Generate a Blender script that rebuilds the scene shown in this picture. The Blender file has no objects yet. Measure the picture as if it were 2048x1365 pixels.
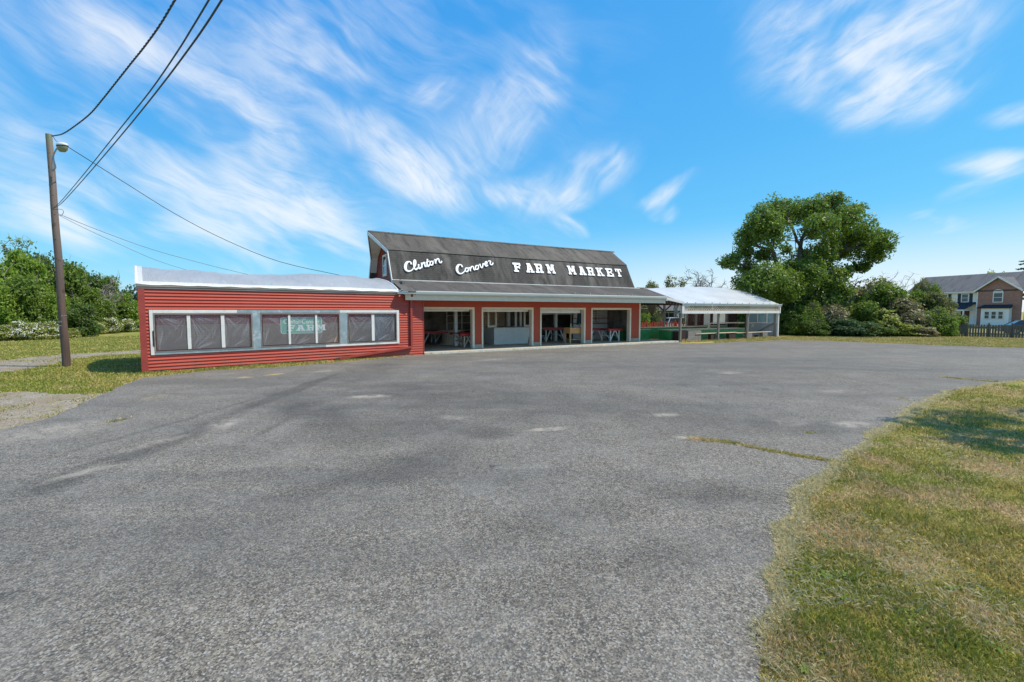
import bpy, math, random
import numpy as np
R = math.radians
SC = bpy.context.scene
COL = SC.collection

# ------------------------------------------------------------------ camera
CAM_H = 2.1
PITCH = math.atan(59.5/910.)
cam_d = bpy.data.cameras.new('camera')
cam = bpy.data.objects.new('camera', cam_d); COL.objects.link(cam)
cam.location = (0, 0, CAM_H)
cam.rotation_euler = (math.pi/2-PITCH, 0, 0)
cam_d.sensor_width = 36.0
cam_d.lens = 910./2048*36
cam_d.clip_start = .05
cam_d.clip_end = 3000
SC.camera = cam

# ------------------------------------------------------------------ exposure
SC.view_settings.view_transform = 'Standard'
SC.view_settings.look = 'None'
SC.view_settings.gamma = 1
SC.view_settings.use_curve_mapping = False
SC.view_settings.exposure = 0.35
try:
    SC.cycles.max_bounces = 8
    SC.cycles.transparent_max_bounces = 12
except Exception:
    pass

# ------------------------------------------------------------------ sun
SUN_EL = R(60); SUN_AZ = R(95)      # azimuth measured from +Y towards +X
sd = bpy.data.lights.new('sun', 'SUN'); sd.energy = 4.35; sd.angle = R(.53); sd.color = (1, .90, .76)
so = bpy.data.objects.new('sun', sd); COL.objects.link(so)
so.location = (30, 0, 50)
so.rotation_euler = (0, 0, 0)
from mathutils import Vector, Matrix
sv = Vector((math.sin(SUN_AZ)*math.cos(SUN_EL), math.cos(SUN_AZ)*math.cos(SUN_EL), math.sin(SUN_EL)))
so.rotation_euler = sv.to_track_quat('Z', 'Y').to_euler()

# ------------------------------------------------------------------ pixel rays of the photograph (used to measure real places on real planes)
F = 910.
C0 = np.array([0, 0, CAM_H])
FW = np.array([0, math.cos(PITCH), -math.sin(PITCH)]); UP = np.array([0, math.sin(PITCH), math.cos(PITCH)]); RT = np.array([1., 0, 0])
def ray(x, y): return RT*(x-1024)/F + UP*(682.5-y)/F + FW
def gnd(x, y, z=0.):
    d = ray(x, y); return C0 + (z-CAM_H)/d[2]*d
def atY(x, y, Y):
    d = ray(x, y); return C0 + Y/d[1]*d
def topz(y, Y): return atY(1024, y, Y)[2]
def vpdir(x):
    d = ray(x, 682.5-59.5).copy(); d[2] = 0; return d/np.linalg.norm(d)
class Frame:
    def __init__(s, O, d): s.O = np.array(O, float); s.d = d; s.n = np.array([-d[1], d[0], 0.]); s.rot = math.atan2(d[1], d[0])
    def pl(s, x, y, P0, n):
        d = ray(x, y); return C0 + ((P0-C0)@n)/(d@n)*d
    def at(s, x, y, n=0.):                 # point seen at (x,y) on the vertical plane n: (s, z)
        P = s.pl(x, y, s.O+s.n*n, s.n); return float((P-s.O)@s.d), float(P[2]-s.O[2])
    def side(s, x, y, a):                  # on the plane s=a: (n, z)
        P = s.pl(x, y, s.O+s.d*a, s.d); return float((P-s.O)@s.n), float(P[2]-s.O[2])
    def lvl(s, x, y, z):
        P = gnd(x, y, z+s.O[2]); return float((P-s.O)@s.d), float((P-s.O)@s.n)
    def w(s, a, b, z=0.): return s.O+s.d*a+s.n*b+np.array([0, 0, z])
BF = Frame(gnd(845.4, 710), vpdir(2620))
GF = Frame(gnd(845.4, 710), vpdir(2144))

# ------------------------------------------------------------------ node helpers
def N(nt, t, **k):
    n = nt.nodes.new(t)
    for a, b in k.items():
        if a.startswith('i_'):
            n.inputs[a[2:].replace('_', ' ')].default_value = b
        else: setattr(n, a, b)
    return n
def L(nt, a, b): nt.links.new(a, b)
def mth(nt, op, a, b=None, c=None, clamp=False):
    n = nt.nodes.new('ShaderNodeMath'); n.operation = op; n.use_clamp = clamp
    for i, v in enumerate((a, b, c)):
        if v is None: continue
        if isinstance(v, (int, float)): n.inputs[i].default_value = v
        else: nt.links.new(v, n.inputs[i])
    return n.outputs[0]
def mix(nt, f, a, b, mode='MIX'):
    n = nt.nodes.new('ShaderNodeMix'); n.data_type = 'RGBA'; n.blend_type = mode
    for i, v in ((0, f), (6, a), (7, b)):
        if isinstance(v, (int, float)): n.inputs[i].default_value = v
        elif isinstance(v, (tuple, list)): n.inputs[i].default_value = (*v[:3], 1)
        else: nt.links.new(v, n.inputs[i])
    return n.outputs[2]
def rng(nt, v, a, b, c=0., d=1., smooth=False):
    n = nt.nodes.new('ShaderNodeMapRange'); n.clamp = True
    if smooth: n.interpolation_type = 'SMOOTHSTEP'
    nt.links.new(v, n.inputs[0])
    for i, q in enumerate((a, b, c, d)): n.inputs[i+1].default_value = q
    return n.outputs[0]
def noise(nt, vec, scale, detail=3., rough=.5, dist=0., mp=None):
    if mp is not None:
        m = N(nt, 'ShaderNodeMapping'); m.inputs['Scale'].default_value = mp[0]
        if len(mp) > 1: m.inputs['Rotation'].default_value = mp[1]
        nt.links.new(vec, m.inputs[0]); vec = m.outputs[0]
    n = N(nt, 'ShaderNodeTexNoise'); n.inputs['Scale'].default_value = scale; n.inputs['Detail'].default_value = detail
    n.inputs['Roughness'].default_value = rough; n.inputs['Distortion'].default_value = dist
    nt.links.new(vec, n.inputs['Vector']); return n.outputs[0]
def blob(nt, vec, cx, cy, rx, ry, ang):    # soft elliptical mask, 1 at centre
    m = N(nt, 'ShaderNodeMapping'); m.vector_type = 'TEXTURE'
    m.inputs['Location'].default_value = (cx, cy, 0); m.inputs['Rotation'].default_value = (0, 0, ang); m.inputs['Scale'].default_value = (rx, ry, 1)
    nt.links.new(vec, m.inputs[0])
    g = N(nt, 'ShaderNodeTexGradient'); g.gradient_type = 'SPHERICAL'; nt.links.new(m.outputs[0], g.inputs[0]); return g.outputs['Fac']
def flatz(nt, vec):
    m = N(nt, 'ShaderNodeVectorMath'); m.operation = 'MULTIPLY'; m.inputs[1].default_value = (1, 1, 0); nt.links.new(vec, m.inputs[0]); return m.outputs[0]
def vnoise(nt, vec, scale, amt, flat=False):           # vector warp
    n = N(nt, 'ShaderNodeTexNoise'); n.inputs['Scale'].default_value = scale; n.inputs['Detail'].default_value = 3; nt.links.new(vec, n.inputs['Vector'])
    s = N(nt, 'ShaderNodeVectorMath'); s.operation = 'SUBTRACT'; s.inputs[1].default_value = (.5, .5, .5); nt.links.new(n.outputs['Color'], s.inputs[0])
    k = N(nt, 'ShaderNodeVectorMath'); k.operation = 'SCALE'; k.inputs['Scale'].default_value = amt; nt.links.new(s.outputs[0], k.inputs[0])
    a = N(nt, 'ShaderNodeVectorMath'); a.operation = 'ADD'; nt.links.new(vec, a.inputs[0]); nt.links.new(k.outputs[0], a.inputs[1])
    if flat:
        m = N(nt, 'ShaderNodeVectorMath'); m.operation = 'MULTIPLY'; m.inputs[1].default_value = (1, 1, 0); nt.links.new(a.outputs[0], m.inputs[0]); return m.outputs[0]
    return a.outputs[0]

# ------------------------------------------------------------------ world: Nishita sky with cirrus laid out by azimuth and elevation
wd = bpy.data.worlds.new('World'); SC.world = wd; wd.use_nodes = True
nt = wd.node_tree; nt.nodes.clear()
sky = N(nt, 'ShaderNodeTexSky', sky_type='NISHITA'); sky.sun_disc = False; sky.sun_elevation = SUN_EL; sky.sun_rotation = SUN_AZ
sky.air_density = 1.0; sky.dust_density = .35; sky.ozone_density = 2.2
tc = N(nt, 'ShaderNodeTexCoord'); sx = N(nt, 'ShaderNodeSeparateXYZ'); L(nt, tc.outputs['Generated'], sx.inputs[0])
az = mth(nt, 'ARCTAN2', sx.outputs[0], sx.outputs[1]); el = mth(nt, 'ARCSINE', sx.outputs[2])
cb = N(nt, 'ShaderNodeCombineXYZ'); L(nt, az, cb.inputs[0]); L(nt, el, cb.inputs[1])
vec = vnoise(nt, cb.outputs[0], 6., .06, True)
vec2 = vnoise(nt, cb.outputs[0], 2.6, .19, True)
def azel(x, y):
    d = ray(x, y); return math.atan2(d[0], d[1]), math.atan2(d[2], math.hypot(d[0], d[1]))
def streaks(lst):
    tot = None
    for (x0, y0, x1, y1, w, k) in lst:
        a = np.array(azel(x0, y0)); b = np.array(azel(x1, y1)); c = (a+b)/2; dd = b-a; ln = np.linalg.norm(dd)/2
        f = blob(nt, vec, c[0], c[1], ln*1.55, w/910.*1.15, math.atan2(dd[1], dd[0]))
        f = mth(nt, 'MULTIPLY', rng(nt, f, 0, 1, 0, 1, True), k)
        tot = f if tot is None else mth(nt, 'ADD', tot, f)
    return tot
sA = streaks([(90, 20, 320, 110, 50, .8), (250, 90, 520, 270, 80, .7), (360, 160, 600, 290, 50, .6), (400, 260, 640, 360, 80, .4),
              (490, 20, 720, 150, 100, .6), (600, 70, 700, 150, 45, .5), (140, 270, 420, 360, 50, .5), (250, 350, 720, 480, 50, 1.), (470, 320, 730, 480, 60, .9), (420, 270, 560, 380, 44, .5),
              (90, 440, 390, 490, 34, .9), (300, 430, 620, 500, 36, .7), (0, 260, 200, 330, 80, .55), (0, 350, 240, 420, 60, .5), (0, 430, 230, 480, 45, .7), (640, 110, 720, 190, 60, .5)])
sB = streaks([(680, 230, 980, 400, 56, 1.3), (750, 340, 900, 415, 42, 1.2), (880, 380, 1000, 400, 40, .7), (1010, 120, 1120, 200, 110, .4), (1100, 425, 1170, 475, 20, 1.), (960, 385, 1120, 398, 36, .9), (1080, 80, 1110, 190, 60, .4), (860, 250, 1000, 330, 90, .4)])
sB2 = streaks([(835, 195, 940, 160, 30, 1.), (950, 330, 1040, 180, 90, .5), (1040, 410, 1245, 310, 56, 1.2), (1070, 350, 1130, 410, 50, 1.), (1235, 335, 1225, 285, 24, .8)])
sC = streaks([(1285, 410, 1390, 355, 20, .9), (1290, 410, 1350, 425, 26, .9), (1640, 170, 1960, 60, 80, .8), (1690, 230, 1820, 110, 36, .8), (1660, 100, 1950, 10, 80, .55), (1670, 120, 1720, 135, 20, .7),
              (1500, 60, 1640, 160, 90, .3), (1900, 330, 2080, 330, 24, 1.), (1880, 410, 2070, 320, 24, 1.), (1960, 235, 2100, 205, 18, .7), (1820, 445, 1960, 448, 14, .8),
              (1840, 490, 1960, 450, 12, .7), (1500, 20, 2040, 20, 70, .4), (1570, 170, 1660, 150, 50, .35), (1700, 240, 1960, 120, 50, .5)])
def fibre(vec, scale, detail, rough, dist, rot, lx, ly):   # noise stretched along direction rot
    m = N(nt, 'ShaderNodeMapping'); m.vector_type = 'TEXTURE'; m.inputs['Rotation'].default_value = (0, 0, rot); m.inputs['Scale'].default_value = (lx, ly, 1); L(nt, vec, m.inputs[0])
    return noise(nt, m.outputs[0], scale, detail, rough, dist)
def wisp(rot, lx, seed):                      # broad soft clumps times fine combed fibres
    a_ = fibre(vec2, 6.+seed, 3., .6, .2, rot, 1.5, .7); b_ = fibre(vec2, 15.+seed, 5., .70, .35, rot, lx*.9, .40)
    return mth(nt, 'MULTIPLY', rng(nt, a_, .34, .66, .12, 1.35, True), rng(nt, b_, .30, .72, .26, 1.25))
nA = wisp(R(-20), 2.4, 0.); nB = wisp(R(-40), 1.8, 1.3); nB2 = wisp(R(42), 1.7, .7); nC = wisp(R(28), 2., 2.1)
fA = mth(nt, 'MULTIPLY', mth(nt, 'MULTIPLY', sA, .82), nA); fB = mth(nt, 'ADD', mth(nt, 'MULTIPLY', sB, nB), mth(nt, 'MULTIPLY', sB2, nB2)); fC = mth(nt, 'MULTIPLY', sC, nC)
thin = mth(nt, 'MULTIPLY', rng(nt, nA, .15, 1.3, 0, .28), rng(nt, az, .35, -.5, 0., 1.))
cl = mth(nt, 'ADD', mth(nt, 'ADD', fA, fB), mth(nt, 'ADD', fC, thin), clamp=False)
cl = mth(nt, 'SUBTRACT', 1., mth(nt, 'POWER', 2.718, mth(nt, 'MULTIPLY', cl, -1.15)))
# low white haze near the horizon, thicker to the right
hz = mth(nt, 'MULTIPLY', rng(nt, el, .19, .0, 0, .85, True), rng(nt, az, -.25, .45, .10, 1.))
cl = mth(nt, 'MAXIMUM', cl, hz)
sc_ = N(nt, 'ShaderNodeSeparateColor'); L(nt, sky.outputs[0], sc_.inputs[0]); cc_ = N(nt, 'ShaderNodeCombineColor')
for i_, (gm, am) in enumerate(((1.05, 5.0), (.60, 7.75), (.25, 8.8))):
    L(nt, mth(nt, 'MULTIPLY', mth(nt, 'POWER', mth(nt, 'MULTIPLY', sc_.outputs[i_], .1), gm), am), cc_.inputs[i_])
out = mix(nt, mth(nt, 'MULTIPLY', cl, .95), cc_.outputs[0], (7.7, 7.9, 8.1))
bg = N(nt, 'ShaderNodeBackground'); bg.inputs['Strength'].default_value = .1; L(nt, out, bg.inputs[0])
wo = N(nt, 'ShaderNodeOutputWorld'); L(nt, bg.outputs[0], wo.inputs[0])

# ------------------------------------------------------------------ materials
MATS = {}
def newmat(name):
    m = bpy.data.materials.new(name); m.use_nodes = True; nt = m.node_tree; nt.nodes.clear()
    o = N(nt, 'ShaderNodeOutputMaterial'); p = N(nt, 'ShaderNodeBsdfPrincipled'); L(nt, p.outputs[0], o.inputs[0])
    t = N(nt, 'ShaderNodeTexCoord'); MATS[name] = m
    return m, nt, p, t, o
def bump(nt, p, h, s, d=.01):
    b = N(nt, 'ShaderNodeBump'); b.inputs['Strength'].default_value = s; b.inputs['Distance'].default_value = d
    L(nt, h, b.inputs['Height']); L(nt, b.outputs[0], p.inputs['Normal']); return b
def pm(name, col, rough=.6, col2=None, sc=3., var=.25, bs=0., bd=.01, bsc=40., metal=0., stretch=None, dirt=None):
    m, nt, p, t, o = newmat(name)
    v = t.outputs['Object']
    n1 = noise(nt, v, sc, 5., .6, 0., (stretch,) if stretch else None)
    c2 = col2 if col2 else tuple(c*(1-var) for c in col)
    c = mix(nt, rng(nt, n1, .3, .7), col, c2)
    n2 = noise(nt, v, bsc, 4., .6, 0., (stretch,) if stretch else None)
    c = mix(nt, mth(nt, 'MULTIPLY', rng(nt, n2, .35, .75), .22), c, tuple(q*.55 for q in col))
    if dirt:
        n3 = noise(nt, v, sc*.6, 6., .7); c = mix(nt, rng(nt, n3, .56, .7, 0, .8), c, dirt)
    L(nt, c, p.inputs['Base Color']); p.inputs['Roughness'].default_value = rough; p.inputs['Metallic'].default_value = metal
    if bs: bump(nt, p, n2, bs, bd)
    return m
def redsiding():
    m, nt, p, t, o = newmat('red_siding'); v = t.outputs['Object']; sx = N(nt, 'ShaderNodeSeparateXYZ'); L(nt, v, sx.inputs[0])
    row = mth(nt, 'FLOOR', mth(nt, 'DIVIDE', mth(nt, 'ADD', sx.outputs[2], .02), .1152)); cb = N(nt, 'ShaderNodeCombineXYZ'); L(nt, mth(nt, 'FLOOR', mth(nt, 'ADD', mth(nt, 'MULTIPLY', sx.outputs[0], .27), mth(nt, 'MULTIPLY', row, .37))), cb.inputs[0]); L(nt, row, cb.inputs[1])
    wn = N(nt, 'ShaderNodeTexWhiteNoise'); wn.noise_dimensions = '2D'; L(nt, cb.outputs[0], wn.inputs[0])
    c = mix(nt, wn.outputs['Value'], (.50, .066, .030), (.43, .056, .027)); fd = noise(nt, v, .5, 5., .65); c = mix(nt, rng(nt, fd, .45, .7, 0, .45), c, (.52, .10, .06))
    sm = noise(nt, v, 2.5, 6., .7, 0, ((1, 1, .5),)); base = rng(nt, sx.outputs[2], .55, .0, 0, 1); c = mix(nt, mth(nt, 'MULTIPLY', base, rng(nt, sm, .42, .62, 0, .65)), c, (.20, .10, .06)); c = mix(nt, rng(nt, sm, .60, .72, 0, .4), c, (.25, .045, .03))
    L(nt, c, p.inputs['Base Color']); p.inputs['Roughness'].default_value = .5; bump(nt, p, noise(nt, v, 9., 4., .6, 0, ((.2, 1, 1.5),)), .25, .01)
redsiding()
pm('red_panel', (.46, .066, .022), .6, (.39, .056, .020), .9, bs=.1)
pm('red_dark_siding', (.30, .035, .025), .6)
pm('red_trim', (.40, .062, .045), .45)
pm('red_paint', (.56, .035, .03), .5, (.46, .03, .03), 4, bs=.1)
pm('white_paint', (.84, .81, .74), .5, (.74, .71, .64), 2.5, bs=.08)
pm('cream_trim', (.86, .73, .54), .55, (.74, .62, .46), 3)
pm('white_trim', (.84, .81, .75), .45, (.72, .70, .65), 4, dirt=(.45, .44, .40))
pm('gutter_metal', (.66, .67, .60), .4, (.54, .55, .50), 1.5, stretch=(.3, 1, 3))
pm('flashing_metal', (.42, .50, .52), .38, (.28, .36, .38), 5, metal=.35, bs=.25, bsc=9, dirt=(.75, .77, .77))
pm('old_wood', (.30, .27, .24), .8, (.17, .15, .13), 5, bs=.35, stretch=(1, 1, .12))
pm('old_wood_flat', (.34, .31, .28), .8, (.20, .175, .15), 5, bs=.35, stretch=(.12, 1, 1))
pm('pale_wood', (.70, .56, .40), .7, (.56, .43, .30), 4, bs=.2, stretch=(.15, 1, 1))
pm('orange_wood', (.75, .40, .15), .55, (.62, .30, .11), 6, bs=.2, stretch=(.15, 1, 1))
pm('tan_top', (.52, .42, .33), .7, (.42, .33, .25), 3)
pm('fence_red', (.34, .045, .025), .6, (.26, .04, .022), 3)
pm('green_paint', (.06, .33, .09), .5, (.035, .20, .055), 3, bs=.1)
pm('dark_wood', (.07, .035, .028), .7, (.04, .02, .018), 3, stretch=(1, 1, .2))
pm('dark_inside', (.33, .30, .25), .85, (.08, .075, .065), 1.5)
pm('green_boards', (.035, .055, .03), .8, (.05, .055, .025), 2, stretch=(.2, 1, 4))
pm('brown_boards', (.10, .035, .03), .7, (.06, .022, .02), 3)
pm('rafter_wood', (.16, .11, .08), .8, (.10, .07, .05), 3)
pm('concrete', (.52, .44, .33), .85, (.38, .32, .24), 1.2, bs=.3, bd=.003, bsc=60)
pm('edge_paint', (.72, .70, .58), .7, (.50, .47, .38), 6, dirt=(.20, .19, .16), bs=.3)
pm('black_cable', (.02, .02, .022), .5)
pm('grey_wire', (.10, .10, .11), .4)
pm('galvanised', (.42, .44, .45), .4, (.30, .31, .32), 8, metal=.6)
pm('lens_glass', (.30, .28, .16), .3, (.20, .20, .10), 8)
pm('lamp_white', (.80, .80, .78), .35)
pm('dark_metal', (.03, .03, .03), .5)
pm('lattice_wood', (.66, .55, .43), .8, (.48, .40, .31), 5)
pm('fence_wood', (.17, .155, .125), .85, (.10, .09, .07), 3, bs=.3, stretch=(1, 1, .15))
pm('vinyl_white', (.90, .88, .82), .5, (.82, .80, .75), 1)
pm('grey_siding', (.26, .25, .24), .7, (.16, .16, .16), 1)
pm('shutter_black', (.015, .02, .03), .5)
pm('door_red', (.10, .012, .015), .5)
pm('car_white', (.75, .76, .76), .25)
pm('car_dark', (.03, .015, .025), .2)
pm('tyre_rubber', (.02, .02, .02), .8)
pm('sign_green', (.10, .50, .32), .5, (.13, .38, .28), 4)
pm('sign_ink', (.9, .95, .9), .5)
pm('letter_white', (.86, .86, .86), .5, (.80, .80, .79), 5)
pm('panel_grey', (.44, .46, .48), .6, (.38, .40, .42), 2)
pm('blue_cloth', (.03, .09, .13), .7)
pm('bark', (.16, .13, .10), .9, (.09, .07, .055), 6, bs=.6, bsc=12, stretch=(1, 1, .2))
pm('bark_pale', (.34, .31, .27), .9, (.22, .20, .17), 6, bs=.5, bsc=12, stretch=(1, 1, .2))
pm('pot_black', (.03, .03, .03), .6)
pm('pot_yellow', (.50, .36, .10), .6)
pm('blossom_white', (.85, .85, .78), .7)

def glassmat(name, col, rough):
    m, nt, p, t, o = newmat(name)
    L(nt, mix(nt, rng(nt, noise(nt, t.outputs['Object'], 1.2, 2), .35, .65), col, tuple(c*2.2 for c in col)), p.inputs['Base Color'])
    p.inputs['Roughness'].default_value = rough; p.inputs['Specular IOR Level'].default_value = .8
glassmat('window_glass', (.02, .028, .032), .06)
glassmat('car_glass', (.02, .025, .03), .05)

def pole_mat():
    m, nt, p, t, o = newmat('pole_wood')
    v = t.outputs['Object']; s = N(nt, 'ShaderNodeSeparateXYZ'); L(nt, v, s.inputs[0])
    n1 = noise(nt, v, 14., 6., .65, .3, ((1, 1, .05),)); n2 = noise(nt, v, 3., 3.)
    c = mix(nt, rng(nt, n1, .3, .7), (.16, .105, .085), (.075, .048, .040))
    c = mix(nt, mth(nt, 'MULTIPLY', rng(nt, s.outputs[2], 2., 8., 0, .8), rng(nt, n1, .35, .65, .3, 1)), c, (.30, .25, .22))
    c = mix(nt, rng(nt, s.outputs[2], 8.0, 8.55, 0, .8), c, (.20, .24, .14))
    c = mix(nt, mth(nt, 'MULTIPLY', rng(nt, n2, .6, .66), .5), c, (.03, .02, .02))
    L(nt, c, p.inputs['Base Color']); p.inputs['Roughness'].default_value = .85; bump(nt, p, n1, .8, .02)
pole_mat()

def shingle(name, ky, kz, base, lite, streak, tab=(.33, .14)):
    # asphalt shingles: X runs along the roof, ky/kz combine local Y and Z to the distance up the slope
    m, nt, p, t, o = newmat(name)
    s = N(nt, 'ShaderNodeSeparateXYZ'); L(nt, t.outputs['Object'], s.inputs[0])
    up = mth(nt, 'ADD', mth(nt, 'MULTIPLY', s.outputs[1], ky), mth(nt, 'MULTIPLY', s.outputs[2], kz))
    c = N(nt, 'ShaderNodeCombineXYZ'); L(nt, s.outputs[0], c.inputs[0]); L(nt, up, c.inputs[1]); v = c.outputs[0]
    b = N(nt, 'ShaderNodeTexBrick'); b.offset = .5; b.inputs['Scale'].default_value = 1.; b.inputs['Brick Width'].default_value = tab[0]; b.inputs['Row Height'].default_value = tab[1]
    b.inputs['Mortar Size'].default_value = .012; b.inputs['Mortar Smooth'].default_value = .3; b.inputs['Bias'].default_value = 0
    b.inputs['Color1'].default_value = (*base, 1); b.inputs['Color2'].default_value = (*[q*1.18 for q in base], 1); b.inputs['Mortar'].default_value = (*[q*.48 for q in base], 1)
    L(nt, v, b.inputs[0])
    st = noise(nt, vnoise(nt, v, 1.2, .5), 1.0, 5., .6, .3, ((1, .25, 1),))
    st2 = noise(nt, vnoise(nt, v, 1.5, .35), 3.2, 4., .55, 0, ((1, .16, 1),))
    big = noise(nt, v, .35, 4., .6)
    col = mix(nt, mth(nt, 'MULTIPLY', rng(nt, st, .46, .66), streak), b.outputs['Color'], lite)
    col = mix(nt, mth(nt, 'MULTIPLY', rng(nt, st2, .52, .66), .8), col, tuple(q*.5 for q in base))
    col = mix(nt, rng(nt, big, .35, .65, 0, .35), col, tuple(q*.72 for q in base))
    fn = noise(nt, v, 60., 2., .6); col = mix(nt, rng(nt, fn, .3, .7, 0, .25), col, tuple(q*.5 for q in base))
    L(nt, col, p.inputs['Base Color']); p.inputs['Roughness'].default_value = .9; p.inputs['Specular IOR Level'].default_value = .25
    bump(nt, p, b.outputs['Fac'], -.5, .02)
shingle('shingles_low', 0, 1.11, (.070, .065, .060), (.20, .188, .17), .8)
shingle('shingles_top', .86, .5, (.100, .091, .079), (.185, .17, .145), .6)
shingle('shingles_porch', .96, .25, (.095, .087, .079), (.175, .162, .142), .6)
shingle('shingles_house', .8, .6, (.14, .14, .145), (.20, .20, .20), .3)
shingle('shingles_dark', .7, .7, (.035, .045, .06), (.06, .07, .08), .3)

def brickmat():
    m, nt, p, t, o = newmat('red_brick')
    s = N(nt, 'ShaderNodeSeparateXYZ'); L(nt, t.outputs['Object'], s.inputs[0]); c = N(nt, 'ShaderNodeCombineXYZ'); L(nt, s.outputs[0], c.inputs[0]); L(nt, s.outputs[2], c.inputs[1])
    b = N(nt, 'ShaderNodeTexBrick'); b.inputs['Scale'].default_value = 1; b.inputs['Brick Width'].default_value = .24; b.inputs['Row Height'].default_value = .085; b.inputs['Mortar Size'].default_value = .008
    b.inputs['Color1'].default_value = (.42, .18, .12, 1); b.inputs['Color2'].default_value = (.27, .12, .085, 1); b.inputs['Mortar'].default_value = (.30, .26, .23, 1); L(nt, c.outputs[0], b.inputs[0])
    n = noise(nt, c.outputs[0], 7., 2., .6, 0, ((.6, 2.2, 1),)); col = mix(nt, rng(nt, n, .68, .72, 0, .8), b.outputs['Color'], (.55, .48, .45))
    L(nt, col, p.inputs['Base Color']); p.inputs['Roughness'].default_value = .85
brickmat()

def filmmat(name, col, tr, rough, wr=.5, scale=1.2, see=0.):
    # milky plastic sheeting: diffuse plus light passing through, wrinkled
    m, nt, p, t, o = newmat(name)
    v = t.outputs['Object']
    w = noise(nt, vnoise(nt, v, .8, .5), scale, 5., .55, 1.2, ((2.2, .5, .7), (0, 0, .5)))
    w2 = noise(nt, vnoise(nt, v, 2., .3), scale*6, 3., .5, .8, ((1, .3, .5), (0, .4, .9)))
    h = mth(nt, 'ADD', w, mth(nt, 'MULTIPLY', w2, .35))
    n2 = noise(nt, v, .7, 4.)
    c = mix(nt, rng(nt, n2, .3, .7), col, tuple(q*.82 for q in col))
    c = mix(nt, rng(nt, w2, .6, .75, 0, .35), c, tuple(min(1, q*1.3) for q in col))
    L(nt, c, p.inputs['Base Color']); p.inputs['Roughness'].default_value = rough
    b = bump(nt, p, h, wr, .08)
    tl = N(nt, 'ShaderNodeBsdfTranslucent'); L(nt, c, tl.inputs[0]); L(nt, b.outputs[0], tl.inputs['Normal'])
    ms = N(nt, 'ShaderNodeMixShader'); ms.inputs[0].default_value = tr; L(nt, p.outputs[0], ms.inputs[1]); L(nt, tl.outputs[0], ms.inputs[2])
    last = ms
    if see:
        tp = N(nt, 'ShaderNodeBsdfTransparent'); tp.inputs[0].default_value = (.8, .8, .82, 1)
        m2 = N(nt, 'ShaderNodeMixShader'); m2.inputs[0].default_value = see; L(nt, ms.outputs[0], m2.inputs[1]); L(nt, tp.outputs[0], m2.inputs[2]); last = m2
    L(nt, last.outputs[0], o.inputs[0])
filmmat('roof_film', (.50, .53, .56), .30, .28, .9, 1.1)
filmmat('film_band', (.80, .81, .80), .3, .4, .5, 3.)
filmmat('shed_film', (.80, .84, .87), .35, .35, .3, .6)
filmmat('pane_blue', (.42, .58, .66), .5, .35, .2, 2.)

def pane_film():
    m, nt, p, t, o = newmat('window_film')
    v = t.outputs['UV']; sx = N(nt, 'ShaderNodeSeparateXYZ'); L(nt, v, sx.inputs[0])
    # tension wrinkles fan out from the upper corners, highlights painted in as opacity
    tot = None
    for (cx, cy, k) in ((0., 1., 13.), (1., 1., 11.), (0., -.1, 9.)):
        dx = mth(nt, 'SUBTRACT', sx.outputs[0], cx); dy = mth(nt, 'MULTIPLY', mth(nt, 'SUBTRACT', sx.outputs[1], cy), 1.1)
        a = mth(nt, 'ARCTAN2', dy, dx); r = mth(nt, 'SQRT', mth(nt, 'ADD', mth(nt, 'MULTIPLY', dx, dx), mth(nt, 'MULTIPLY', dy, dy)))
        cmb = N(nt, 'ShaderNodeCombineXYZ'); L(nt, mth(nt, 'MULTIPLY', a, k), cmb.inputs[0]); L(nt, mth(nt, 'MULTIPLY', r, 1.), cmb.inputs[1])
        g = N(nt, 'ShaderNodeObjectInfo'); L(nt, mth(nt, 'MULTIPLY', g.outputs['Random'], 20.), cmb.inputs[2])
        n = rng(nt, noise(nt, cmb.outputs[0], 1., 2., .5), .50, .68); f = mth(nt, 'MULTIPLY', n, rng(nt, r, .95, .1, 0, 1))
        tot = f if tot is None else mth(nt, 'MAXIMUM', tot, f)
    fine = noise(nt, t.outputs['Object'], 9., 3., .5, .5)
    h = mth(nt, 'ADD', tot, mth(nt, 'MULTIPLY', fine, .15))
    p.inputs['Base Color'].default_value = (.46, .46, .49, 1); p.inputs['Roughness'].default_value = .25; p.inputs['Specular IOR Level'].default_value = .7
    bump(nt, p, h, .5, .03)
    tp = N(nt, 'ShaderNodeBsdfTransparent'); tp.inputs[0].default_value = (.92, .92, .94, 1)
    ms = N(nt, 'ShaderNodeMixShader'); L(nt, rng(nt, tot, .0, 1., .80, .28), ms.inputs[0]); L(nt, p.outputs[0], ms.inputs[1]); L(nt, tp.outputs[0], ms.inputs[2]); L(nt, ms.outputs[0], o.inputs[0])
pane_film()

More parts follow.
